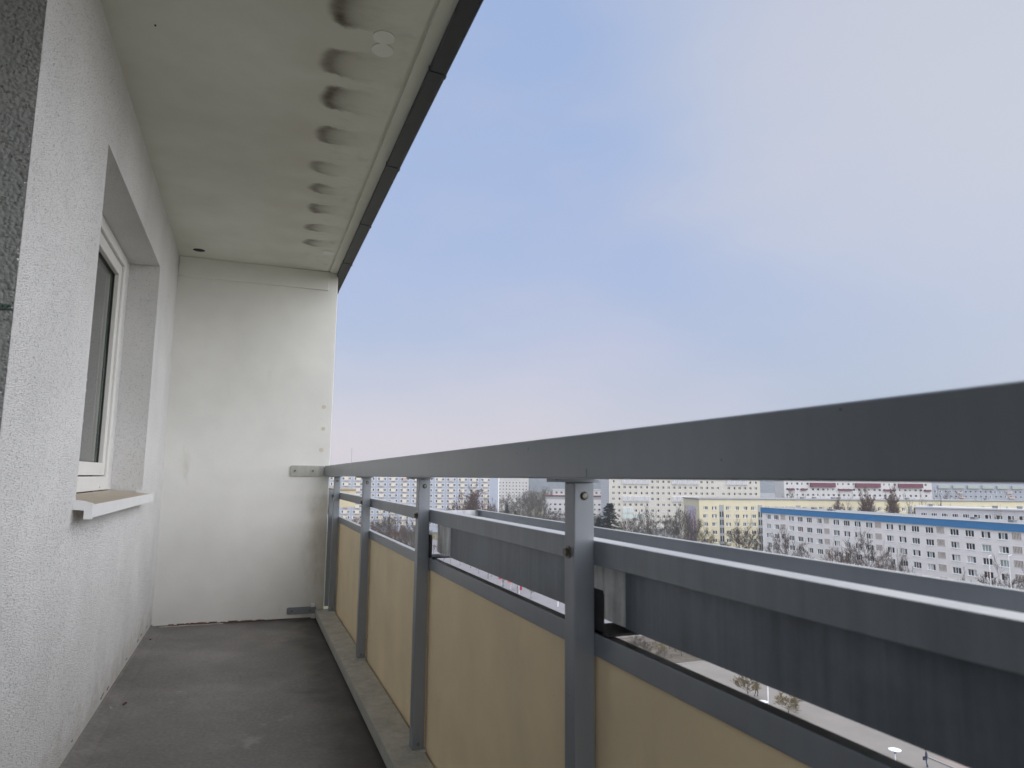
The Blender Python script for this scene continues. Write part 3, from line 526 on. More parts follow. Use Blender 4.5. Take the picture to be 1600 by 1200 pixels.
# ================================================================ the town below
GZ = -28.0
def ground_mat():
    m = bpy.data.materials.new('winter_grass_ground'); m.use_nodes = True; t = m.node_tree; b = t.nodes['Principled BSDF']; b.inputs['Roughness'].default_value = 0.95; b.inputs['Specular IOR Level'].default_value = 0.1
    geo = N(t, 'ShaderNodeNewGeometry')
    n = N(t, 'ShaderNodeTexNoise'); n.inputs['Scale'].default_value = 0.05; n.inputs['Detail'].default_value = 9; n.inputs['Roughness'].default_value = 0.7; t.links.new(geo.outputs['Position'], n.inputs['Vector'])
    rp = N(t, 'ShaderNodeValToRGB'); e = rp.color_ramp.elements; e[0].position = .35; e[0].color = (.095, .10, .05, 1); e[1].position = .68; e[1].color = (.17, .145, .10, 1); t.links.new(n.outputs[0], rp.inputs[0]); t.links.new(rp.outputs[0], b.inputs['Base Color']); return m
tag(MB().poly([(-3000, -3000, GZ), (6000, -3000, GZ), (6000, 6000, GZ), (-3000, 6000, GZ)]).build('ground', ground_mat(), fix=False), 'winter lawn and bare ground between the housing blocks', kind='structure')
M['paving'] = mat('tan_grey_paving', (.215, .195, .175), .9, var=.14, vscale=.22, detail=9, coord='Object')
M['street'] = mat('pale_grey_street', (.215, .205, .215), .9, var=.10, vscale=.15, detail=8)
M['kerb'] = mat('concrete_kerb', (.27, .26, .25), .9, var=.1, vscale=2)
M['mulch'] = mat('brown_planting_bed', (.12, .10, .075), .95, var=.45, vscale=.9, detail=8)
tag(MB().poly([(30, -30, GZ+.006), (100, -30, GZ+.006), (100, 95.5, GZ+.006), (30, 95.5, GZ+.006)]).build('plaza', M['paving'], fix=False), 'tan paved square below the balcony', kind='structure')
tag(MB().poly([(44, 114, GZ+.006), (92, 114, GZ+.006), (80, 330, GZ+.006), (56, 330, GZ+.006)]).build('street', M['street'], fix=False), 'pale grey street running away below the balcony', kind='structure')
tag(MB().poly([(30, 95.5, GZ+.010), (100, 95.5, GZ+.010), (92, 114, GZ+.010), (44, 114, GZ+.010)]).build('planting_bed', M['mulch'], fix=False), 'brown planting bed between square and street', kind='structure')
kb = MB(); kb.box(30, 100, 95.3, 95.5, GZ, GZ+.13); kb.box(44, 92, 114, 114.2, GZ, GZ+.13)
kb.box(66.9, 67.15, -30, 56, GZ, GZ+.12)
tag(kb.build('kerb', M['kerb']), 'pale concrete kerb edging the square', kind='structure')
M['pink_pave'] = mat('pinkish_footway', (.26, .215, .19), .9, var=.15, vscale=.6, detail=8)
tag(MB().poly([(67.15, -30, GZ+.012), (100, -30, GZ+.012), (100, 56, GZ+.012), (67.15, 56, GZ+.012)]).build('footway', M['pink_pave'], fix=False), 'pinkish footway beyond the kerb of the square', kind='structure')

# wooded hills on the horizon
M['woods'] = mat('far_winter_woods', (.045, .055, .065), .95, var=.35, vscale=.012, detail=8)
hm = MB(); hr = random.Random(5)
for (x0h, y0h, x1h, y1h, hh) in ((250, 1500, 1050, 1250, 8), (1000, 1400, 2000, 900, 7), (100, 1700, 400, 1500, 6)):
    n_ = 120; prev = None
    for i in range(n_+1):
        t_ = i/n_; x, y = x0h+(x1h-x0h)*t_, y0h+(y1h-y0h)*t_
        z = -2 + hh*math.sin(math.pi*min(1, max(0, t_)))*.9 + hr.uniform(-1.4, 1.4) + 2.0*math.sin(t_*17+x0h)
        cur = [(x, y, GZ), (x+20, y+70, (z-GZ)*.62+GZ), (x+45, y+150, z), (x+160, y+480, z-6), (x+220, y+700, GZ)]
        if prev:
            for k in range(4): hm.poly([prev[k], cur[k], cur[k+1], prev[k+1]])
        prev = cur
tag(hm.build('wooded_hills', M['woods']), 'low wooded hills fading blue on the horizon', kind='structure')

# ---------------------------------------------------------------- housing blocks
def flat(name, col, rough=.85, var=.06, vscale=.35): return mat(name, col, rough, var=var, vscale=vscale, detail=7)
M['b_white'] = flat('warm_white_facade', (.83, .79, .78)); M['b_yellow'] = flat('pale_yellow_facade', (.66, .60, .43)); M['b_beige'] = flat('cream_facade', (.56, .53, .475))
M['b_blue'] = flat('blue_grey_facade', (.38, .415, .50)); M['b_grey'] = flat('light_grey_facade', (.50, .49, .51)); M['b_pale'] = flat('off_white_facade', (.53, .515, .50)); M['b_bw'] = flat('bright_white_facade', (.58, .57, .58))
M['b_gb'] = flat('cool_grey_facade', (.33, .35, .41))
M['blue_band'] = flat('bright_blue_fascia', (.03, .19, .43), .5, .05)
M['roof_grey'] = flat('grey_roofing', (.24, .25, .26), .9, .12); M['cornice'] = flat('pale_cornice', (.45, .46, .47), .7)
M['f_white'] = mat('white_window_frame', (.80, .80, .80), .4); M['pane_dark'] = mat('dark_pane', (.018, .02, .025), .35, spec=.15)
M['pane_mid'] = mat('pane_reflecting_grey', (.08, .09, .10), .35, spec=.15); M['pane_curtain'] = mat('pane_with_white_curtain', (.50, .50, .49), .5); M['pane_green'] = mat('pane_with_green_curtain', (.27, .34, .32), .4); M['pane_red'] = mat('pane_with_red_curtain', (.20, .07, .05), .4); M['pane_orange'] = mat('pane_with_orange_curtain', (.40, .20, .08), .4)
M['oxblood'] = flat('oxblood_cladding', (.13, .028, .05), .7); M['orange'] = flat('apricot_strip', (.50, .39, .34)); M['panel_beige'] = flat('cream_balcony_panel', (.66, .61, .52)); M['panel_white'] = flat('white_facing', (.58, .58, .60)); M['stair_grey'] = flat('grey_stair_strip', (.33, .35, .36))
M['grille'] = flat('tan_grille_concrete', (.66, .60, .565)); M['slit'] = flat('dark_slit', (.15, .125, .115)); M['lilac'] = flat('grey_glazed_balcony', (.50, .50, .53)); M['teal'] = flat('pale_teal_glazing', (.52, .60, .61)); M['green_band'] = flat('pale_green_balcony', (.36, .40, .38))
PANES = ['pane_dark', 'pane_mid', 'pane_curtain', 'pane_green', 'pane_red', 'pane_orange']

def frame_mesh(name, w_, h_, splits, t=.09, d=.10, sill=True, m='f_white'):
    """window frame with mullions (local: x centre, y depth inwards, z centre)"""
    b = MB(); x0, x1, z0, z1 = -w_/2, w_/2, -h_/2, h_/2
    b.box(x0, x0+t, 0, d, z0, z1, skip='kbt'); b.box(x1-t, x1, 0, d, z0, z1, skip='kbt'); b.box(x0+t, x1-t, 0, d, z1-t, z1, skip='klr'); b.box(x0+t, x1-t, 0, d, z0, z0+t, skip='klr')
    for s in splits: b.box(x0+s*w_-t*.75, x0+s*w_+t*.75, 0, d, z0+t, z1-t, skip='kbt')
    if sill: b.box(x0-.06, x1+.06, -.26, .02, z0-.10, z0-.02, skip='k')
    return b.mesh(name, M[m], fix=False)
def pane_mesh(name, w_, h_, splits, mats_, d=.055):
    b = MB(); ed = [0, *splits, 1]
    for k in range(len(ed)-1): b.poly([(-w_/2+ed[k]*w_, d, -h_/2), (-w_/2+ed[k+1]*w_, d, -h_/2), (-w_/2+ed[k+1]*w_, d, h_/2), (-w_/2+ed[k]*w_, d, h_/2)], mats_[k])
    return b.mesh(name, [M[p] for p in PANES], fix=False)
def win_mesh(name, w_, h_, pattern, t=.09):
    """small far window in one mesh: pale frame and recessed panes. pattern: list of (width share, material index 1..)"""
    b = MB(); d = .12; x0, x1, z0, z1 = -w_/2, w_/2, -h_/2, h_/2
    b.box(x0, x0+t, -.02, d, z0, z1, skip='kbt'); b.box(x1-t, x1, -.02, d, z0, z1, skip='kbt'); b.box(x0+t, x1-t, -.02, d, z1-t, z1, skip='klr'); b.box(x0+t, x1-t, -.02, d, z0, z0+t, skip='klr')
    x = x0
    for s, mi in pattern:
        b.poly([(x, .07, z0), (x+s*w_, .07, z0), (x+s*w_, .07, z1), (x, .07, z1)], mi); x += s*w_
    return b.mesh(name, [M['f_white']]+[M[p] for p in PANES], fix=False)

def block(name, label, A, B, depth, ztop, wall, cols, rows, ow, oh, cat='apartment block', group=None, reveal=.14, roof='roof_grey', L=None):
    """slab block: root at A on the ground, local x along the facade, y into the block. Facade has true openings."""
    A = Vector((A[0], A[1], 0)); B = Vector((B[0], B[1], 0)); d = (B-A); L = L or d.length
    root = tag(empty(name, (A.x, A.y, GZ), math.atan2(d.y, d.x)), label, cat, group)
    root['L'] = L; del root['L']
    b = MB(); H = ztop-GZ
    xs = [0.0]
    cols = sorted(cols); rows_l = sorted(r-GZ for r in rows)
    for c in cols: xs += [c-ow/2, c+ow/2]
    xs.append(L); zs = [0.0]
    for r in rows_l: zs += [r-oh/2, r+oh/2]
    zs.append(H)
    for i in range(len(xs)-1):
        if i % 2 == 0: b.poly([(xs[i], 0, 0), (xs[i+1], 0, 0), (xs[i+1], 0, H), (xs[i], 0, H)]); continue
        for j in range(len(zs)-1):
            x0_, x1_, z0_, z1_ = xs[i], xs[i+1], zs[j], zs[j+1]
            if j % 2 == 0: b.poly([(x0_, 0, z0_), (x1_, 0, z0_), (x1_, 0, z1_), (x0_, 0, z1_)])
            else:
                r = reveal
                b.poly([(x0_, 0, z0_), (x0_, 0, z1_), (x0_, r, z1_), (x0_, r, z0_)]); b.poly([(x1_, 0, z1_), (x1_, 0, z0_), (x1_, r, z0_), (x1_, r, z1_)])
                b.poly([(x0_, 0, z1_), (x1_, 0, z1_), (x1_, r, z1_), (x0_, r, z1_)]); b.poly([(x1_, 0, z0_), (x0_, 0, z0_), (x0_, r, z0_), (x1_, r, z0_)])
                b.poly([(x0_, r+.15, z0_), (x1_, r+.15, z0_), (x1_, r+.15, z1_), (x0_, r+.15, z1_)])
    b.poly([(0, depth, 0), (0, 0, 0), (0, 0, H), (0, depth, H)]); b.poly([(L, 0, 0), (L, depth, 0), (L, depth, H), (L, 0, H)]); b.poly([(L, depth, 0), (0, depth, 0), (0, depth, H), (L, depth, H)])
    b.build('wall', M[wall], root, fix=False)
    MB().box(.05, L-.05, .05, depth-.05, H-.02, H+.04).build('roof', M[roof], root)
    return root, L, H
def roof_bits(root, L, H, depth, n, seed):
    r = random.Random(seed); m1 = MB().tube([(0, 0, 0), (0, 0, .55)], .22, 10).mesh('roof_vent', M['cornice']); m2 = MB().box(-.6, .6, -.5, .5, 0, .8).box(-.7, .7, -.6, .6, .8, .9).mesh('roof_hatch', M['roof_grey'])
    for i in range(n):
        x = r.uniform(2, L-2)
        if i % 3: inst('roof_vent', m1, root, (x, r.uniform(.25, .7)*depth, H+.04))
        else: inst('roof_hatch', m2, root, (x, r.uniform(.3, .6)*depth, H+.04), scale=(1, 1, .7))
def rbox(name, root, x0, x1, y0, y1, z0, z1, m, H=None): return MB().box(x0, x1, y0, y1, z0-GZ, z1-GZ).build(name, M[m], root)
wr = random.Random(11)
def pick(ws): return wr.choices(range(6), weights=ws)[0]

# --- blue-topped white block, long side facing the balcony
cols = [2.83, 6.4] + [c+17.43*k for k in range(5) for c in (12.88, 16.52, 20.2, 23.95)] 
rows = [-11.0-2.8*k for k in range(6)]
Lb = 101.0
bl, L, H = block('apartment_block', 'white six-storey block with a bright blue roof band, nearest of the blocks', (151.0, 179.5), (148.05, 78.5), 12, -8.35, 'b_white', cols, rows, 2.15, 1.42)
fr = frame_mesh('window_frame', 2.15, 1.42, (.33, .64)); fr2 = frame_mesh('window_frame', 2.15, 1.42, (.28, .5, .74))
pm = [pane_mesh('window_pane', 2.15, 1.42, (.33, .64), p) for p in ((0,2,0),(0,0,0),(1,0,2),(2,1,0),(3,3,3),(0,4,0),(1,1,0),(2,2,1),(0,2,2),(5,0,0),(0,3,0))]
for c in cols:
    for r in rows:
        wo = inst('window', fr, bl, (c, .14, r-GZ)); inst('pane', wr.choices(pm, weights=(4,4,3,3,1.2,.5,3,2,3,.3,1.5))[0], wo)
MB().box(-.25, L+.2, -.30, 12.3, H-1.5, H+.05).build('blue_fascia', M['blue_band'], bl)
MB().box(-.35, L+.3, -.42, .35, H+.052, H+.20).build('roof_edge', M['cornice'], bl)
MB().box(-.2, L+.1, .36, 12.2, H+.06, H+.13).build('roof_deck', M['roof_grey'], bl)
roof_bits(bl, L, H, 12, 17, 1)
# stair strips: each storey a cast grille with six upright slits
gm = MB(); gm.box(-.82, .82, -.02, 0.0, -.78, .78, 1)
for k in range(7): x = -.80+k*1.6/6; gm.box(x-.055, x+.055, -.10, -.02, -.70, .70, 0, skip='k')
gm.box(-.88, .88, -.10, -.02, .70, .80, 0, skip='k'); gm.box(-.88, .88, -.10, -.02, -.80, -.70, 0, skip='k')
gme = gm.mesh('stair_grille', [M['grille'], M['slit']], fix=False)
for k in range(6):
    for r in rows: inst('stair_grille', gme, bl, (9.5+17.43*k, 0, r+.25-GZ), scale=(1.15, 1, .92))
jt = MB()
for k in range(6):
    for x in (9.5+17.43*k-1.6, 9.5+17.43*k+1.6): jt.box(x-.02, x+.02, -.012, .002, .2, H-1.6)
for r in rows: jt.box(0.01, L, -.010, .002, r-GZ+1.38, r-GZ+1.41)
tag(jt.build('panel_joint', M['grille'], bl), kind='stuff')
# --- pale yellow block behind it
YA, YBp = (149.5, 210.0), (269.4, 178.0)
ycol = [2.3, 5.5, 10.6, 13.7, 16.8, 19.9] + [24.9+14.2*k+3.1*j for k in range(7) for j in range(4)]
yl, L, H = block('apartment_block', 'long pale yellow five-storey block with a mural on its end wall', YA, YBp, 16, -6.7, 'b_yellow', [c for c in ycol], [-9.75-2.8*k for k in range(6)], 1.75, 1.3)
yf = frame_mesh('window_frame', 1.75, 1.3, (.36, .66)); yp = [pane_mesh('window_pane', 1.75, 1.3, (.36, .66), p) for p in ((0,0,0),(0,2,0),(2,0,0),(1,0,2),(3,0,0),(0,1,2))]
for c in ycol:
    for k in range(6):
        if c > 24 and k > 1: continue
        wo = inst('window', yf, yl, (c, .13, -9.75-2.8*k-GZ)); inst('pane', wr.choice(yp), wo)
MB().box(-.3, L+.3, -.35, 16.3, H-.02, H+.28).build('roof_edge', M['roof_grey'], yl)
roof_bits(yl, L, H+.24, 16, 16, 2)
for k in range(8):
    x = 8.1+14.2*k
    st = rbox('stair_strip', yl, x-.85, x+.85, -.05, .02, -25.5, -8.6, 'stair_grey')
    if k < 2:
        for j in range(6):
            for sx in (-.42, .42): rbox('stair_pane', st, x+sx-.24, x+sx+.24, -.07, -.05, -11.9-2.8*j-.95, -11.9-2.8*j+.95, 'pane_dark')
# mural on the end wall: a pale field with a blossoming pink shrub, a flat print with its own frame
def mural_mat():
    m = bpy.data.materials.new('painted_mural'); m.use_nodes = True; t = m.node_tree; b = t.nodes['Principled BSDF']; b.inputs['Roughness'].default_value = .8
    tcn = N(t, 'ShaderNodeTexCoord'); n = N(t, 'ShaderNodeTexNoise'); n.inputs['Scale'].default_value = .75; n.inputs['Detail'].default_value = 4; t.links.new(tcn.outputs['Object'], n.inputs['Vector'])
    sp = N(t, 'ShaderNodeSeparateXYZ'); t.links.new(tcn.outputs['Object'], sp.inputs[0])
    z = N(t, 'ShaderNodeMapRange'); z.inputs[1].default_value = 1; z.inputs[2].default_value = 20; z.inputs[3].default_value = .32; z.inputs[4].default_value = -.12; t.links.new(sp.outputs['Z'], z.inputs[0])
    ad_ = N(t, 'ShaderNodeMath', operation='ADD'); t.links.new(n.outputs[0], ad_.inputs[0]); t.links.new(z.outputs[0], ad_.inputs[1])
    rp = N(t, 'ShaderNodeValToRGB'); el = rp.color_ramp.elements; el[0].position = .40; el[0].color = (.50, .49, .55, 1); el[1].position = .78; el[1].color = (.12, .11, .17, 1)
    for p_, c_ in ((.50, (.46, .44, .50, 1)), (.545, (.42, .17, .25, 1)), (.60, (.50, .30, .36, 1)), (.66, (.22, .20, .28, 1))):
        e_ = el.new(p_); e_.color = c_
    t.links.new(ad_.outputs[0], rp.inputs[0]); t.links.new(rp.outputs[0], b.inputs['Base Color']); return m
MB().box(-.06, .0, 3.0, 12.6, 1.2, 18.8).build('mural', mural_mat(), yl)
# --- cream eleven-storey slab
ccol = [2.0+2.76*k for k in range(27)]
crow = [-1.05-2.8*k for k in range(9)]
cm, L, H = block('apartment_block', 'tall cream slab with a pale end wall and rows of glazed balconies', (165.7, 305.4), (238.7, 284.5), 20, 3.2, 'b_beige', ccol, crow, 1.35, 1.3)
cw = [win_mesh('window', 1.35, 1.3, p, .08) for p in ([(.30, 1), (.18, 3), (.52, 1)], [(.30, 1), (.2, 3), (.5, 2)], [(.3, 3), (.1, 3), (.6, 1)], [(.34, 2), (.16, 3), (.5, 1)], [(.3, 3), (.7, 3)])]
lg = MB(); lg.box(-1.15, 1.15, -.55, 0, -1.2, 1.15, 0, skip='k'); lg.box(-1.2, -1.12, -.60, 0, -1.25, 1.2, 1, skip='k'); lg.box(1.12, 1.2, -.60, 0, -1.25, 1.2, 1, skip='k'); lg.box(-1.2, 1.2, -.60, -.02, 1.15, 1.25, 1, skip='k'); lg.box(-.05, .05, -.58, -.5, -.2, 1.15, 1, skip='k')
lgl = lg.mesh('glazed_balcony', [M['lilac'], M['f_white']], fix=False); lgt = lg.mesh('glazed_balcony', [M['teal'], M['f_white']], fix=False)
for i, c in enumerate(ccol):
    for j, r in enumerate(crow):
        gl = (j in (0, 3) and (2 <= i <= 6 or 11 <= i <= 15)) or (j == 0 and 21 <= i <= 24)
        te = (j == 5 and i in (2, 3)) or (j == 6 and 2 <= i <= 5)
        inst('window', wr.choices(cw, weights=(4, 3, 1.5, 2, 1))[0], cm, (c, .06, r-GZ))
        if gl or te: inst('glazed_balcony', lgt if te else lgl, cm, (c, 0, r-GZ))
jt = MB()
for i in (0, 2, 4, 6, 7, 9, 11, 13, 15, 17, 19, 21, 23, 25):
    x = 2.0+2.76*i+1.38; jt.box(x-.09, x+.09, -.03, .002, 0.2, H-.1)
tag(jt.build('pale_joint', M['panel_white'], cm), kind='stuff')
ej = MB()
for k in range(24): ej.box(-.05, .002, .3, 19.7, .8+1.28*k, .86+1.28*k)
MB().box(-.10, -.002, -.1, .35, 0, H).build('corner_strip', M['f_white'], cm)
tag(ej.build('siding_joint', M['b_gb'], cm), kind='stuff')
MB().box(-.03, -.001, .35, 19.9, .05, H-.05).build('end_siding', flat('pale_grey_siding', (.56, .56, .58)), cm)
rbox('entrance_canopy', cm, 12, 34, -4, -.1, -23.6, -23.2, 'cornice'); rbox('entrance_wall', cm, 12.5, 33.5, -3.6, -.1, -28, -23.62, 'stair_grey')
MB().box(-.2, L+.2, -.2, 20.2, H, H+.35).build('roof_edge', M['cornice'], cm)
# --- blue-grey slab at the left, white facings with cream balcony panels
s1, L, H = block('apartment_block', 'wide blue-grey eleven-storey slab with cream balcony panels, at the left', (22.0, 375.1), (123.7, 348.0), 13, 3.6, 'b_blue', [], [], 1, 1)
off = math.hypot(34.7-22.0, 371.7-375.1)
wp = MB().box(-2.45, 2.45, -.05, 0, -.95, .85, skip='k').mesh('white_facing', M['panel_white'], fix=False)
bp = MB(); bp.box(-.98, .98, -.9, -.05, -.95, .62, skip='k'); bpm = bp.mesh('balcony_panel', M['panel_beige'], fix=False)
bpm2 = bp.mesh('balcony_panel', M['orange'], fix=False); bpm3 = bp.mesh('balcony_panel', M['lilac'], fix=False)
osm = MB().box(-1.0, 1.0, -.10, 0, -.13, .13, skip='k').mesh('apricot_strip', M['orange'], fix=False)
sw = [win_mesh('window', 1.15, 1.25, p, .07) for p in ([(.30, 3), (.14, 3), (.56, 1)], [(.28, 1), (.2, 3), (.52, 1)], [(.3, 2), (.2, 3), (.5, 2)])]
for k in range(16):
    cx = off+34.7-6.2*4+6.2*k-5.0
    cx = off + 90.8 - 5.95*k
    if cx < 3 or cx > L-2: continue
    for j in range(9):
        z = -1.1-2.8*j-GZ
        inst('white_facing', wp, s1, (cx, 0, z)); inst('apricot_strip', osm, s1, (cx, 0, z+1.0))
        inst('balcony_panel', wr.choices((bpm, bpm2, bpm3), weights=(8, .7, .9))[0], s1, (cx, 0, z))
        for sx in (-1.65, 1.65): inst('window', wr.choice(sw), s1, (cx+sx, -.125, z+.03))
MB().box(L-.5, L+.06, -.08, .5, 0, H).build('corner_strip', M['f_white'], s1)
MB().box(-.2, L+.2, -.2, 13.2, H, H+.3).build('roof_edge', M['cornice'], s1)
# --- far off-white slab right of it
s2, L, H = block('apartment_block', 'far off-white slab with small dark windows, right of the blue-grey one', (200.5, 577.1), (228.4, 566.4), 14, 2.4, 'b_pale', [2.2+2.85*k for k in range(10)], [-4.0-2.8*k for k in range(7)], 1.15, 1.1, reveal=.1)
w2 = win_mesh('window', 1.15, 1.1, [(1, 1)], .06); w2b = win_mesh('window', 1.15, 1.1, [(1, 2)], .06)
for k in range(10):
    for j in range(7): inst('window', wr.choice((w2, w2, w2b)), s2, (2.2+2.85*k, .06, -4.0-2.8*j-GZ))
rbox('grey_attic', s2, 9, 22, -.1, .02, -2.4, .2, 'b_grey')
# --- white block with dark red eaves and a set-back top floor
w4, L, H = block('apartment_block', 'white block with a dark red eaves line and set-back top storey', (165.3, 381.5), (208.0, 365.5), 15, -12.0, 'b_bw', [2.2+2.88*k for k in range(15)], [-15.0-2.8*k for k in range(5)], 1.5, 1.2)
w4m = [win_mesh('window', 1.5, 1.2, p, .08) for p in ([(.3, 2), (.4, 1), (.3, 2)], [(.5, 1), (.5, 2)], [(.4, 3), (.6, 2)])]
for k in range(15):
    for j in range(5): inst('window', wr.choice(w4m), w4, (2.2+2.88*k, .05, -15.0-2.8*j-GZ))
rbox('attic_storey', w4, -.2, L+.2, -.2, 15.2, -12.0, -10.4, 'stair_grey'); rbox('red_eaves', w4, -.6, L+.6, -.6, 15.6, -10.39, -9.7, 'oxblood')
ph = rbox('set_back_storey', w4, 4, L-.5, 2.5, 13, -9.69, -6.6, 'b_pale'); rbox('roof_edge', ph, 3.7, L-.2, 2.2, 13.3, -6.59, -6.3, 'cornice')
for k in range(12):
    x = 6+2.95*k; rbox('window', ph, x-.6, x+.6, 2.46, 2.52, -8.7, -7.6, 'pane_mid')
# --- white block with oxblood balcony strips
rd, L, H = block('apartment_block', 'white block with wide oxblood red panels along its top floor', (256.7, 287.9), (327.4, 261.4), 13, 2.0, 'b_bw', [1.6+2.62*k for k in range(28)], [-1.3-2.8*k for k in range(5)], 1.3, 1.15)
rw = [win_mesh('window', 1.3, 1.15, p, .07) for p in ([(.4, 2), (.6, 1)], [(.5, 1), (.5, 3)], [(1, 2)])]
for k in range(28):
    for j in range(4): inst('window', wr.choice(rw), rd, (1.6+2.62*k, .05, -1.3-2.8*j-GZ))
for (a, b) in ((13.2, 25.9), (36.2, 48.8), (58.2, 70.4)): rbox('red_panel', rd, a, b, -1.3, .0, -2.9, -.75, 'oxblood'); rbox('white_bay', rd, a-.1, b+.1, -1.2, .0, -28, -9.6, 'b_bw')
for (a, b) in ((2, 5), (8.2, 11.4), (27.5, 34.5), (50.5, 56.5), (71.3, 74.6)): rbox('red_rail', rd, a, b, -1.0, -.05, -4.6, -3.75, 'oxblood')
# --- cool grey slab at the far right
gb, L, H = block('apartment_block', 'long cool grey slab with pale green balconies, far right', (374.1, 298.5), (466.0, 264.0), 13, 2.5, 'b_gb', [2+2.9*k for k in range(33)], [-5.1-2.8*k for k in range(3)], 1.3, 1.2)
for k in range(33):
    for j in range(3): inst('window', wr.choice(rw), gb, (2+2.9*k, .05, -5.1-2.8*j-GZ))
for k in range(11):
    x = 3+8.6*k; rbox('green_balcony', gb, x, x+6.6, -1.1, .0, -3.3, -1.5, 'green_band')
for (x, z) in ((14, -5.3), (15, -8.0), (43, -5.2), (44, -8.0), (70, -5.2)): rbox('pink_rail', gb, x, x+3, -.9, .0, z-.9, z+.1, 'orange')
# --- grey block squeezed between the blue-topped and yellow ones
gr, L, H = block('apartment_block', 'light grey block with a white flat roof edge behind the blue-topped one', (172.5, 143.2), (192.0, 110.7), 11, -6.9, 'b_grey', [2.0+2.42*k for k in range(15)], [-8.75-2.8*k for k in range(2)], 1.5, 1.15)
gw = [win_mesh('window', 1.5, 1.15, p, .09) for p in ([(.3, 1), (.12, 3), (.26, 1), (.12, 3), (.2, 1)], [(.5, 1), (.2, 3), (.3, 2)])]
for k in range(15):
    for j in range(2): inst('window', wr.choice(gw), gr, (2.0+2.42*k, .05, -8.75-2.8*j-GZ))
MB().box(-.5, L+.5, -.55, 11.5, H, H+.32).build('roof_edge', M['cornice'], gr); roof_bits(gr, L, H+.3, 11, 9, 5)
# --- low pale houses far off between the cream slab and the white block
for i, (x, y, l) in enumerate(((268, 330, 16), (290, 352, 22))):
    hr_ = tag(empty('house', (x, y, GZ), -.36), ('low white house far off beside the cream slab', 'long low pale house behind the white house far off')[i], 'house')
    MB().box(0, l, 0, 9, 0, 13+i*4).build('wall', M['b_pale'], hr_); MB().prism([(-.5, 13+i*4), (9.5, 13+i*4), (4.5, 16.5+i*4)], 'x', -.4, l+.4).build('roof', M['roof_grey'], hr_)
    for k in range(int(l/3)-0):
        MB().box(1+3*k, 2.2+3*k, -.05, .02, 9.6+i*4, 11.0+i*4).build('window', M['pane_dark'], hr_)
# antenna mast on the left slab
am = MB().tube([(0, 0, 0), (0, 0, 11)], .09, 6).tube([(-.8, 0, 9.5), (.8, 0, 9.5)], .04, 4).tube([(-.6, 0, 8.8), (.6, 0, 8.8)], .04, 4)
ao = am.build('antenna_mast', M['roof_grey']); ao.location = (50.5, 373.5, 3.9); tag(ao, 'thin antenna mast on the roof of the blue-grey slab', 'antenna')

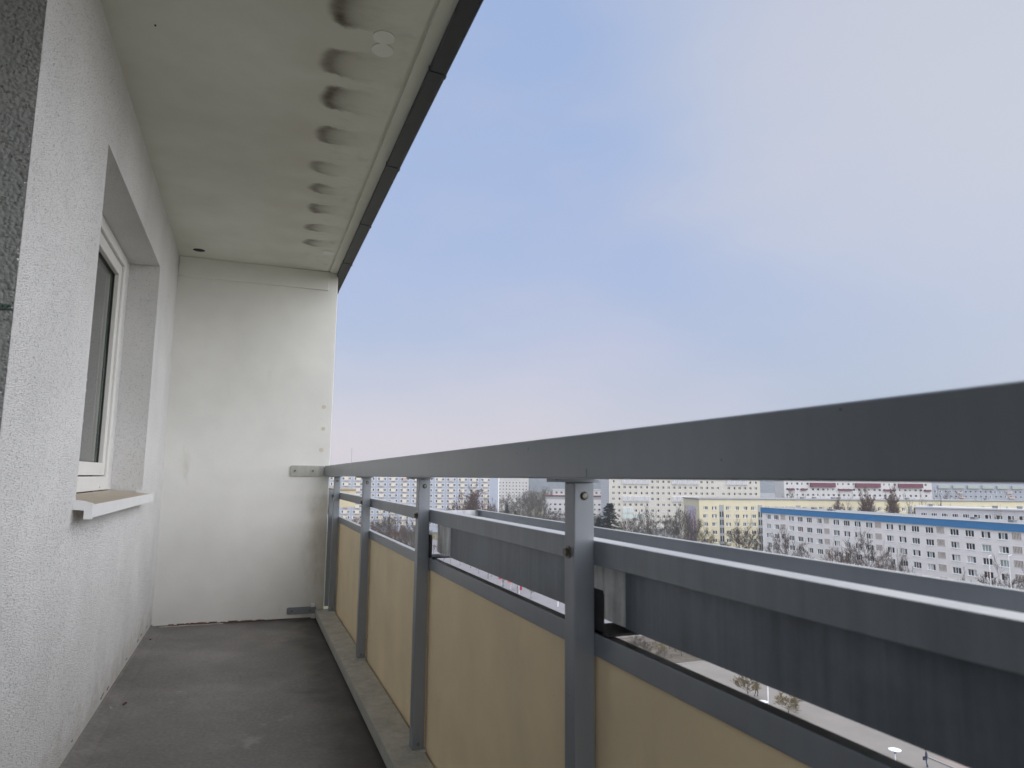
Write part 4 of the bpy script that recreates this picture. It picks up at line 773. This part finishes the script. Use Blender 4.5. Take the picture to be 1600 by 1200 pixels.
# ---------------------------------------------------------------- trees
M['bark'] = mat('dark_bark', (.05, .042, .036), .95, var=.3, vscale=6); M['twig_grey'] = mat('grey_brown_twigs', (.085, .07, .06), .95); M['twig_brown'] = mat('reddish_brown_twigs', (.115, .07, .055), .95); M['twig_willow'] = mat('olive_twigs', (.15, .12, .055), .95); M['needle'] = mat('dark_blue_green_needles', (.012, .03, .025), .9, var=.45, vscale=1.2)
def bare_tree(seed, kind):
    """10 m high unit tree -> trunk mesh and crown mesh of tapered limbs and twigs"""
    r = random.Random(seed); tk, cw_ = MB(), MB()
    H = 10.0
    P = {'oak': (.28, .17, 9, 1.0, .95), 'wide': (.20, .2, 10, 1.35, .75), 'bush': (.10, .12, 11, .95, 1.0), 'brown': (.18, .14, 11, .85, 1.05), 'poplar': (.14, .15, 26, .50, 1.9), 'willow': (.22, .16, 9, 1.05, .7), 'street': (.30, .13, 17, 1.15, .8)}[kind]
    base, rad, nb_, spread, up = P; twig = .024 if kind == 'street' else .015
    pts = [Vector((0, 0, 0))]; p = Vector((0, 0, 0)); nseg = 8
    top = H*(.92 if kind == 'poplar' else .62)
    for i in range(nseg): p = p + Vector((r.uniform(-.13, .13), r.uniform(-.13, .13), top/nseg)); pts.append(p.copy())
    tk.tube(pts, [rad*(1-.86*i/nseg)*(1.35 if i == 0 else 1) for i in range(nseg+1)], 6)
    def limb(p0, d, ln, rd, lvl):
        n_ = 4 if lvl < 2 else 2; q = [p0.copy()]; p = p0.copy(); d = d.normalized()
        for i in range(n_):
            d = (d + Vector((r.uniform(-.15, .15), r.uniform(-.15, .15), r.uniform(-.04, .16) if kind != 'willow' or lvl < 2 else r.uniform(-.6, -.05)))).normalized()
            p = p + d*(ln/n_); q.append(p.copy())
        (tk if lvl == 0 else cw_).tube(q, [max(rd*(1-.75*i/n_), twig) for i in range(n_+1)], 4 if lvl < 2 else 3, cap=False)
        if lvl >= 3: return
        for k in range((5, 6, 4)[lvl] + r.randint(-1, 1)):
            t_ = r.uniform(.25, 1.0); i = min(int(t_*n_), n_-1); b0 = q[i].lerp(q[i+1], t_*n_-i)
            dd = (q[i+1]-q[i]).normalized(); side = dd.orthogonal().normalized(); side = Matrix.Rotation(r.uniform(0, 6.283), 3, dd) @ side
            limb(b0, dd*r.uniform(.7, 1.0)+side*r.uniform(.38, .72)+Vector((0, 0, .14)), ln*r.uniform(.42, .64), rd*.42, lvl+1)
    for k in range(nb_):
        t_ = base + (1-base)*((k+r.random()*.8)/nb_); i = min(int(t_*nseg), nseg-1); b0 = pts[i].lerp(pts[i+1], t_*nseg-i)
        a = k*2.4 + r.uniform(-.4, .4); d = Vector((math.cos(a)*spread, math.sin(a)*spread, up*r.uniform(.7, 1.15)))
        ln = H*r.uniform(.34, .46)*(1.15-.55*t_) * (.85 if kind == 'poplar' else 1)
        limb(b0, d, ln, rad*.42*(1.1-.5*t_), 0)
    limb(pts[-1], Vector((0, 0, 1)), H*.30, rad*.2, 1)
    tm = {'oak': 'twig_grey', 'wide': 'twig_grey', 'bush': 'twig_grey', 'brown': 'twig_brown', 'poplar': 'twig_brown', 'willow': 'twig_willow', 'street': 'twig_willow'}[kind]
    me1, me2 = tk.mesh('trunk', M['bark'], fix=False), cw_.mesh('crown', M[tm], fix=False)
    vs = cw_.v; zm = max(v[2] for v in vs); xs = sorted(abs(v[0]) for v in vs); wd = xs[int(len(xs)*.97)]*2
    return me1, me2, zm, wd
def conifer(seed):
    r = random.Random(seed); tk, cw_ = MB(), MB(); tk.tube([(0, 0, 0), (0, 0, 5), (.05, 0, 9.7)], [.2, .13, .02], 6)
    for k in range(230):
        z = .8 + 9.1*(k/230)**.92; rr = (1-(z-.4)/9.9)**.8*2.5*r.uniform(.6, 1.12); a = r.uniform(0, 6.283)
        d = Vector((math.cos(a), math.sin(a), 0)); s = Vector((-d.y, d.x, 0))
        for j in range(9):
            f = (j+r.random())/9; c = d*(rr*f) + Vector((0, 0, z - .35*rr*f*f + r.uniform(-.1, .12)))
            for sg in (-1, 1):
                e = c + s*sg*r.uniform(.12, .34)*(1.15-f*.6) + d*r.uniform(.06, .22) + Vector((0, 0, r.uniform(-.16, .06)))
                cw_.poly([c - d*.08, e, c + d*.2 + Vector((0, 0, r.uniform(-.05, .1)))])
    return tk.mesh('trunk', M['bark'], fix=False), cw_.mesh('crown', M['needle'], fix=False), 9.9, 4.6
VAR = {}
for k_, n_ in (('oak', 4), ('bush', 3), ('brown', 2), ('wide', 2), ('poplar', 2), ('willow', 2), ('street', 2)):
    VAR[k_] = [bare_tree(100*len(VAR)+i, k_) for i in range(n_)]
VAR['conifer'] = [conifer(1), conifer(2)]
tr_rand = random.Random(21)
def put_tree(kind, x, y, h, wd, label, name='bare_tree', group=None):
    me1, me2, zm, w0 = tr_rand.choice(VAR[kind]); sxy = (wd/w0) if wd else h/zm
    sxy = max(sxy, h/zm*.45)
    t = tag(empty(name, (x, y, GZ), tr_rand.uniform(0, 6.28)), label, 'tree', group); t.scale = (sxy, sxy, h/zm)
    inst('trunk', me1, t); inst('crown', me2, t); return t
TREES = [('oak',141.2,158.3,16.1,7.9),('bush',139.0,150.5,12.0,4.8),('brown',131.9,131.6,15.2,5.5),('brown',133.4,128.9,14.8,5.5),('oak',130.4,121.4,18.0,9.0),('oak',130.0,112.9,15.1,4.1),('bush',127.9,109.4,12.8,3.2),('oak',129.6,98.0,12.2,3.2),('wide',130.2,91.3,15.3,8.6),('oak',132.6,88.3,13.5,4.0),('oak',144.2,166.9,12.4,5.6),('brown',131.3,117.9,15.4,4.3),('bush',142.4,203.1,18.7,7.4),('willow',144.3,200.3,14.7,7.4),('willow',143.6,196.2,12.2,5.5),('wide',154.8,196.3,16.8,9.5),('wide',158.3,195.0,16.2,10.0),('oak',158.4,188.5,12.3,7.2),('bush',151.6,199.7,9.0,5.7),('oak',146.7,216.6,20.6,7.9),('oak',151.2,225.7,18.9,6.2),('bush',146.3,212.4,13.3,5.9),('bush',151.7,266.5,12.4,8.3),('oak',158.1,269.4,13.8,8.4),('oak',155.3,254.3,19.1,9.0),('wide',148.3,235.4,16.8,12.4),('bush',166.2,256.7,14.4,8.1),('willow',149.1,267.4,10.7,6.6),('bush',158.1,264.0,10.3,7.2),('bush',162.0,246.4,13.4,6.8),('willow',168.7,273.0,10.2,7.4),('oak',155.5,297.3,14.0,9.1),('bush',147.2,289.7,12.9,7.0),('bush',142.9,269.7,12.6,6.6),('oak',147.2,408.2,18.2,10.3),('oak',155.1,416.0,19.6,10.5),('bush',152.0,395.6,16.2,10.0),('bush',163.1,413.0,19.7,10.5),('oak',163.4,402.1,21.5,10.3),('bush',174.5,419.5,19.6,10.7),('bush',157.9,371.9,18.0,9.5),('bush',160.0,365.7,12.1,9.4),('bush',161.3,359.8,13.0,9.3),('bush',167.4,362.9,10.7,9.4),('oak',169.7,356.7,11.3,9.3),('oak',175.9,359.7,12.2,9.4),('oak',172.5,344.8,11.8,9.1),('bush',175.4,451.5,20.2,11.4),('oak',188.3,468.2,23.1,11.9),('oak',201.2,484.9,23.5,12.4),('bush',213.1,502.0,22.8,12.9),('oak',225.4,519.0,22.7,13.4),('bush',139.3,378.8,12.3,9.5),('oak',136.6,358.3,11.4,9.1),('bush',142.1,356.2,13.2,9.1),('bush',146.7,354.5,11.5,9.1),('bush',147.3,343.5,10.3,8.8),('oak',147.3,332.7,10.9,8.6),('brown',89.3,300.6,24.1,11.4),('poplar',93.1,293.8,26.4,9.5),('brown',99.0,299.1,21.9,10.3),('bush',86.4,307.0,16.5,8.7),('oak',104.7,303.4,19.8,7.6),('oak',37.4,309.2,13.3,9.4),('bush',39.4,297.7,12.5,9.0),('oak',40.7,286.5,12.3,8.7),('brown',46.2,305.9,12.9,9.4),('brown',44.4,274.3,12.9,8.4),('oak',46.2,265.0,14.9,8.2),('oak',45.8,252.2,17.7,7.8),('oak',49.3,256.3,16.4,8.0),('brown',49.5,245.4,15.8,7.6),('brown',53.1,249.5,14.9,7.8),('bush',53.3,238.7,14.3,7.5),('willow',57.6,247.8,12.9,7.8),('oak',58.0,236.9,12.9,7.5),('brown',41.1,243.2,12.0,7.5),('oak',42.9,231.7,13.3,7.2),('brown',45.3,228.7,12.1,7.1),('oak',47.4,224.7,12.3,7.0),('oak',49.8,220.5,11.7,6.9),('willow',38.0,239.0,10.6,7.3),('oak',37.2,255.4,10.8,7.8),('bush',34.7,261.8,10.9,8.0),('oak',46.8,214.1,9.9,6.7),('willow',48.9,210.1,9.4,6.6),('oak',42.5,212.5,10.1,6.6),('oak',39.6,217.9,10.9,6.7),('poplar',198.7,182.0,27.5,4.8),('poplar',198.5,184.3,26.4,4.0),('poplar',203.3,178.2,28.0,4.8),('poplar',208.2,180.6,27.0,3.5),('poplar',191.4,189.1,25.0,4.4),('oak',220.0,240.9,25.7,9.9),('bush',231.6,247.3,22.9,7.4),('wide',194.6,158.8,26.4,7.9),('oak',197.8,156.5,26.8,7.9),('bush',163.1,117.8,23.0,4.6),('bush',164.7,115.0,21.6,3.6),('oak',195.0,164.0,24.7,5.7),('bush',163.6,111.2,21.0,2.9),('oak',310.1,239.5,25.6,9.1),('oak',321.5,241.6,24.4,8.0),('oak',231.4,236.6,23.6,7.2),('oak',243.2,232.2,24.3,6.6),('bush',253.3,185.3,23.9,6.2),('oak',190.3,183.0,23.0,5.2),('oak',263.9,224.4,24.0,6.1)]
LAB = {}
blue_t = ['leafless tree before the blue-topped block, beside its far end', 'low leafless tree right of the one by the far end of the blue-topped block', 'dense reddish-brown tree before the middle of the blue-topped block', 'second reddish-brown tree close to the dense one before the blue-topped block',
  'biggest leafless tree before the blue-topped block, with a broad open crown', 'slender leafless tree right of the biggest one before the blue-topped block', 'small low bush-like tree before the blue-topped block', 'narrow leafless tree standing between bush and wide-crowned tree before the blue-topped block',
  'wide-crowned leafless tree beside the two white lamp posts', 'leafless tree right of the two white lamp posts, at the picture edge', 'thin tree at the extreme far corner of the blue-topped block', 'small reddish-brown tree behind the biggest tree before the blue-topped block']
yel_t = ['grey twiggy tree in front of the mural', 'olive willow-like tree right of the mural', 'small olive willow-like tree before the first windows of the yellow block', 'wide leafless tree before the middle windows of the yellow block', 'wide leafless tree before the second stair strip of the yellow block', 'dark leafless tree where yellow and blue-topped blocks meet', 'low twiggy tree below the first stair strip of the yellow block', 'tall grey tree left of the yellow block', 'tall grey tree farther left of the yellow block', 'low twiggy tree at the left corner of the yellow block']
pop_t = ['tall narrow poplar rising behind the blue roof, left pair', 'slimmer poplar of the left pair behind the blue roof', 'tall narrow poplar rising behind the blue roof, right pair', 'slimmer poplar of the right pair behind the blue roof', 'short narrow poplar left of the poplar pairs']
for i, s in enumerate(blue_t): LAB[i] = (s, 'trees before the blue-topped block')
for i, s in enumerate(yel_t): LAB[12+i] = (s, 'trees before the yellow block')
for i, s in enumerate(pop_t): LAB[88+i] = (s, 'poplars behind the blue roof')
LAB[25] = ('wide forked leafless tree on the lawn before the cream slab', None)
LAB[58] = ('reddish-brown tree before the blue-grey slab, left of its poplar', 'trees before the blue-grey slab'); LAB[59] = ('tall poplar-like tree before the blue-grey slab', 'trees before the blue-grey slab'); LAB[60] = ('reddish-brown tree before the blue-grey slab, right of its poplar', 'trees before the blue-grey slab'); LAB[61] = ('low grey tree before the blue-grey slab', 'trees before the blue-grey slab'); LAB[62] = ('slim grey tree at the right corner of the blue-grey slab', 'trees before the blue-grey slab')
LAB[95] = ('wide leafless tree behind the blue roof, right of the poplars', None); LAB[96] = ('leafless tree behind the blue roof beside the wide one', None)
LAB[97] = ('twiggy tree in front of the grey block, left one', 'trees before the grey block'); LAB[98] = ('twiggy tree in front of the grey block, middle one', 'trees before the grey block'); LAB[100] = ('twiggy tree in front of the grey block, at the picture edge', 'trees before the grey block')
def tree_label(i):
    if i in LAB: return LAB[i]
    kn = {'oak': 'open-crowned grey', 'bush': 'many-stemmed grey', 'brown': 'reddish-brown', 'willow': 'drooping olive', 'wide': 'wide-crowned grey'}.get(TREES[i][0], 'grey')
    if 34 <= i < 88 and i not in (58, 59, 60, 61, 62):
        lo_, hi_ = (34, 58) if i < 58 else (63, 88)
        az = sorted(TREES[j][1]/TREES[j][2] for j in range(lo_, hi_)); ds = sorted(TREES[j][1]**2+TREES[j][2]**2 for j in range(lo_, hi_))
        k3 = ('left', 'middle', 'right')[min(2, 3*az.index(TREES[i][1]/TREES[i][2])//len(az))]; rw_ = ('front', 'second', 'back')[min(2, 3*ds.index(TREES[i][1]**2+TREES[i][2]**2)//len(ds))]
        return ('%s bare tree, %s row, %s part of the %s' % (kn, rw_, k3, 'hazy wood by the red-eaved block' if i < 58 else 'thicket below the blue-grey slab'), 'hazy wood in the middle distance' if i < 58 else 'thicket below the blue-grey slab')
    if 22 <= i < 34:
        az = sorted(TREES[j][1]/TREES[j][2] for j in range(22, 34)); k3 = ('leftmost', 'left', 'middle', 'right')[min(3, 4*az.index(TREES[i][1]/TREES[i][2])//12)]
        return ('%s bare tree in the %s part of the group before the cream slab' % (kn, k3), 'trees before the cream slab')
    if i < 34: return ('bare grey tree in the group before the cream slab', 'trees before the cream slab')
    if i < 58: return ('bare tree of the hazy wood before the white red-eaved block', 'hazy wood in the middle distance')
    if i < 88: return ('bare tree of the thicket below the blue-grey slab', 'thicket below the blue-grey slab')
    if i in (93, 94, 103, 104, 107): return ('bare tree standing before the white block with oxblood panels', 'trees before the oxblood-panelled block')
    if i in (101, 102): return ('bare tree standing before the cool grey slab', 'trees before the cool grey slab')
    return ('bare tree showing above the blue roof', 'trees above the blue roof')
for i, (kd, x, y, h_, wd) in enumerate(TREES):
    if i in (97, 98, 100): x += 4.2
    lb, gp = tree_label(i); put_tree(kd, x, y, h_, wd, lb, group=gp, name='poplar' if kd == 'poplar' else 'bare_tree')
for (x, y, h_, wd), lb in zip([(123.9, 228.4, 19.2, 17.0), (121.5, 232.0, 14.0, 12.0), (139.6, 378.7, 13.1, 8.1), (145.6, 380.8, 9.3, 5.9)], ('big dark green conifer before the cream slab', 'smaller conifer tucked against the big one before the cream slab', 'small dark conifer in the hazy wood', 'tiny conifer right of the small one in the hazy wood')):
    put_tree('conifer', x, y, h_, wd, lb, name='conifer')
# small trees on the square and along the street
put_tree('street', 62.3, 77.9, 3.6, 3.6, 'small yellowish tree on the square beside the walking person', name='street_tree')
put_tree('street', 62.5, 70.9, 3.0, 3.6, 'small broad yellowish tree on the square right of the lamp pole', name='street_tree')
srand = random.Random(4)
for i in range(16):
    y = 158 + i*6.2; put_tree('oak' if i % 2 else 'street', 65.2+srand.uniform(-2.2, 2.2), y+srand.uniform(-1.5, 1.5), srand.uniform(4, 6.5), srand.uniform(2.2, 3.4), 'thin young street tree in the row along the pale street', name='street_tree', group='young trees along the street')
for i in range(14):
    put_tree('bush' if i % 3 else 'willow', srand.uniform(60, 70), srand.uniform(96.5, 116), srand.uniform(1.8, 3.6), srand.uniform(2.2, 3.6), 'bare shrub in the brown planting bed by the square', name='shrub', group='shrubs in the planting bed').get('x')

# ---------------------------------------------------------------- lamps, banner, people on the square
M['lamp_white'] = mat('white_lamp_paint', (.82, .82, .84), .4); M['lamp_blue'] = mat('blue_grey_lamp_rim', (.20, .24, .36), .4)
def disc_lamp(x, y, h_, label):
    t = tag(empty('street_lamp', (x, y, GZ)), label, 'street lamp', 'disc lamps on the square')
    MB().tube([(0, 0, 0), (0, 0, .9), (0, 0, .92), (0, 0, h_-.35)], [.075, .075, .05, .045], 10).build('pole', M['lamp_white'], t)
    MB().tube([(0, 0, h_-.35), (0, 0, h_-.12)], [.06, .16], 12).build('lamp_body', M['lamp_blue'], t)
    MB().tube([(0, 0, h_-.05), (0, 0, h_), (0, 0, h_+.05)], [.50, .52, .30], 26).build('lamp_disc', M['lamp_white'], t)
    MB().tube([(0, 0, h_-.10), (0, 0, h_-.051)], [.40, .53], 26).build('disc_rim', M['lamp_blue'], t)
disc_lamp(53.46, 47.92, 5.2, 'white disc-topped lamp nearest the balcony on the tan square')
disc_lamp(51.83, 62.55, 5.1, 'disc-topped lamp with a blue rim beside the walking person')
def mast_lamp(x, y, h_, label, arm=.9):
    t = tag(empty('lamp_post', (x, y, GZ)), label, 'lamp post', 'white lamp posts')
    MB().tube([(0, 0, 0), (0, 0, 1.0), (0, 0, h_)], [.11, .09, .055], 10).build('pole', M['lamp_white'], t)
    MB().tube([(0, 0, h_), (.3, 0, h_+.12), (arm, 0, h_+.15)], .045, 8).build('arm', M['lamp_white'], t)
    MB().box(arm-.1, arm+.5, -.11, .11, h_+.08, h_+.2).build('lamp_head', M['lamp_blue'], t, bevel=.03)
mast_lamp(61.3, 73.0, 5.0, 'thin white lamp pole between the two yellowish trees')
mast_lamp(125.2, 89.7, 15.0, 'left of two tall white lamp posts before the blue-topped block')
mast_lamp(125.4, 86.3, 15.4, 'right of two tall white lamp posts before the blue-topped block')
mast_lamp(65.7, 145.1, 7.0, 'white lamp post beside the pale street')
bn = tag(empty('banner', (63.7, 163.6, GZ)), 'dark red banner on a white pole beside the street', 'banner')
MB().tube([(0, 0, 0), (0, 0, 3.6)], .05, 8).build('pole', M['lamp_white'], bn); MB().box(.06, .75, -.015, .015, .9, 3.4).build('flag_cloth', flat('crimson_cloth', (.30, .03, .06)), bn)
kc = flat('red_canvas', (.42, .06, .05))
for i, (x, y) in enumerate(((63.6, 176.3), (63.8, 169.7))):
    u = tag(empty('parasol', (x, y, GZ)), ('closed-off red parasol farther along the street', 'red parasol nearer the crimson banner')[i], 'parasol')
    MB().tube([(0, 0, 0), (0, 0, 2.5)], .03, 6).build('pole', M['lamp_white'], u); MB().tube([(0, 0, 1.95), (0, 0, 2.5)], [1.1, .04], 8).build('canopy', kc, u)

def person(x, y, rz, label, top, trousers, stride, bag=False):
    """one continuous skinned body, walking; clothes coloured by zone of the one mesh"""
    me = bpy.data.meshes.new('body'); s = stride
    V = [(0,0,.95,.135),(0,0,1.15,.14),(0,.01,1.38,.155),(0,.02,1.50,.06),(0,.04,1.56,.055),(0,.05,1.66,.095),(0,.05,1.74,.085),
         (.09,0,.90,.095),(.10,s*.16,.50,.062),(.10,s*.12-.10*abs(s),.09,.045),(.10,s*.12+.06,.04,.04),
         (-.09,0,.90,.095),(-.10,-s*.12+.06,.50,.062),(-.10,-s*.42,.11,.045),(-.10,-s*.42+.13,.04,.04),
         (.19,0,1.42,.06),(.25,-s*.14,1.16,.045),(.25,-s*.05+.08,.93,.034),(.25,-s*.03+.13,.86,.032),
         (-.19,0,1.42,.06),(-.25,s*.14,1.16,.045),(-.25,s*.20+.10,.95,.034),(-.25,s*.24+.13,.88,.032)]
    E_ = [(0,1),(1,2),(2,3),(3,4),(4,5),(5,6),(0,7),(7,8),(8,9),(9,10),(0,11),(11,12),(12,13),(13,14),(2,15),(15,16),(16,17),(17,18),(2,19),(19,20),(20,21),(21,22)]
    me.from_pydata([v[:3] for v in V], E_, []); o = bpy.data.objects.new('body', me); C.objects.link(o)
    sk = o.modifiers.new('skin', 'SKIN'); sub = o.modifiers.new('sub', 'SUBSURF'); sub.levels = sub.render_levels = 2
    for v, sv in zip(V, me.skin_vertices[0].data): sv.radius = (v[3], v[3]*.85)
    me.skin_vertices[0].data[0].use_root = True
    dg = bpy.context.evaluated_depsgraph_get(); nm = bpy.data.meshes.new_from_object(o.evaluated_get(dg)); bpy.data.objects.remove(o)
    nm.materials.clear()
    for mt in (trousers, top, M['skin'], M['shoe']): nm.materials.append(mt)
    for p in nm.polygons:
        c = p.center; p.material_index = 3 if c.z < .10 else 0 if c.z < .96 and abs(c.x) < .2 else 2 if (c.z > 1.52 or (abs(c.x) > .2 and c.z < .95)) else 1
        p.use_smooth = True
    root = tag(empty('person', (x, y, GZ), rz), label, 'person'); inst('body', nm, root)
    hr2 = MB().tube([(0, .03, 1.66), (0, .03, 1.75), (0, .04, 1.80), (0, .05, 1.825)], [.098, .105, .08, .02], 12); hr2.build('hair', M['hair'], root, smooth=True)
    if bag:
        bg_ = tag(MB().box(-.15, .15, -.06, .06, 0, .34).build('shoulder_bag', M['shoe'], bevel=.03), 'black bag at the hip of the person in blue jeans', 'bag'); bg_.location = (x-.30, y, GZ+.72)
M['skin'] = mat('skin', (.50, .33, .25), .6); M['shoe'] = mat('black_leather', (.02, .02, .02), .5); M['hair'] = mat('dark_hair', (.03, .022, .018), .7)
person(64.1, 78.5, -1.2, 'person in dark clothes striding across the square behind the small tree', mat('dark_jacket', (.05, .05, .06), .8), mat('black_trousers', (.018, .018, .02), .8), 1.0)
person(64.7, 54.3, .6, 'person in dark blue jeans standing near the pinkish footway', mat('dark_blue_coat', (.03, .035, .06), .8), mat('blue_jeans', (.03, .045, .12), .8), .25, bag=True)

# ---------------------------------------------------------------- haze
hz = bpy.data.materials.new('pale_haze'); hz.use_nodes = True; t = hz.node_tree; t.nodes.clear()
vo = N(t, 'ShaderNodeVolumePrincipled'); vo.inputs['Color'].default_value = (.88, .93, 1.0, 1); vo.inputs['Density'].default_value = 0.00021; vo.inputs['Anisotropy'].default_value = 0.1
mo = N(t, 'ShaderNodeOutputMaterial'); t.links.new(vo.outputs[0], mo.inputs['Volume'])
tag(MB().box(-500, 3200, -500, 3200, GZ-1, 16).build('haze', hz), 'thin pale haze over the town', kind='stuff')
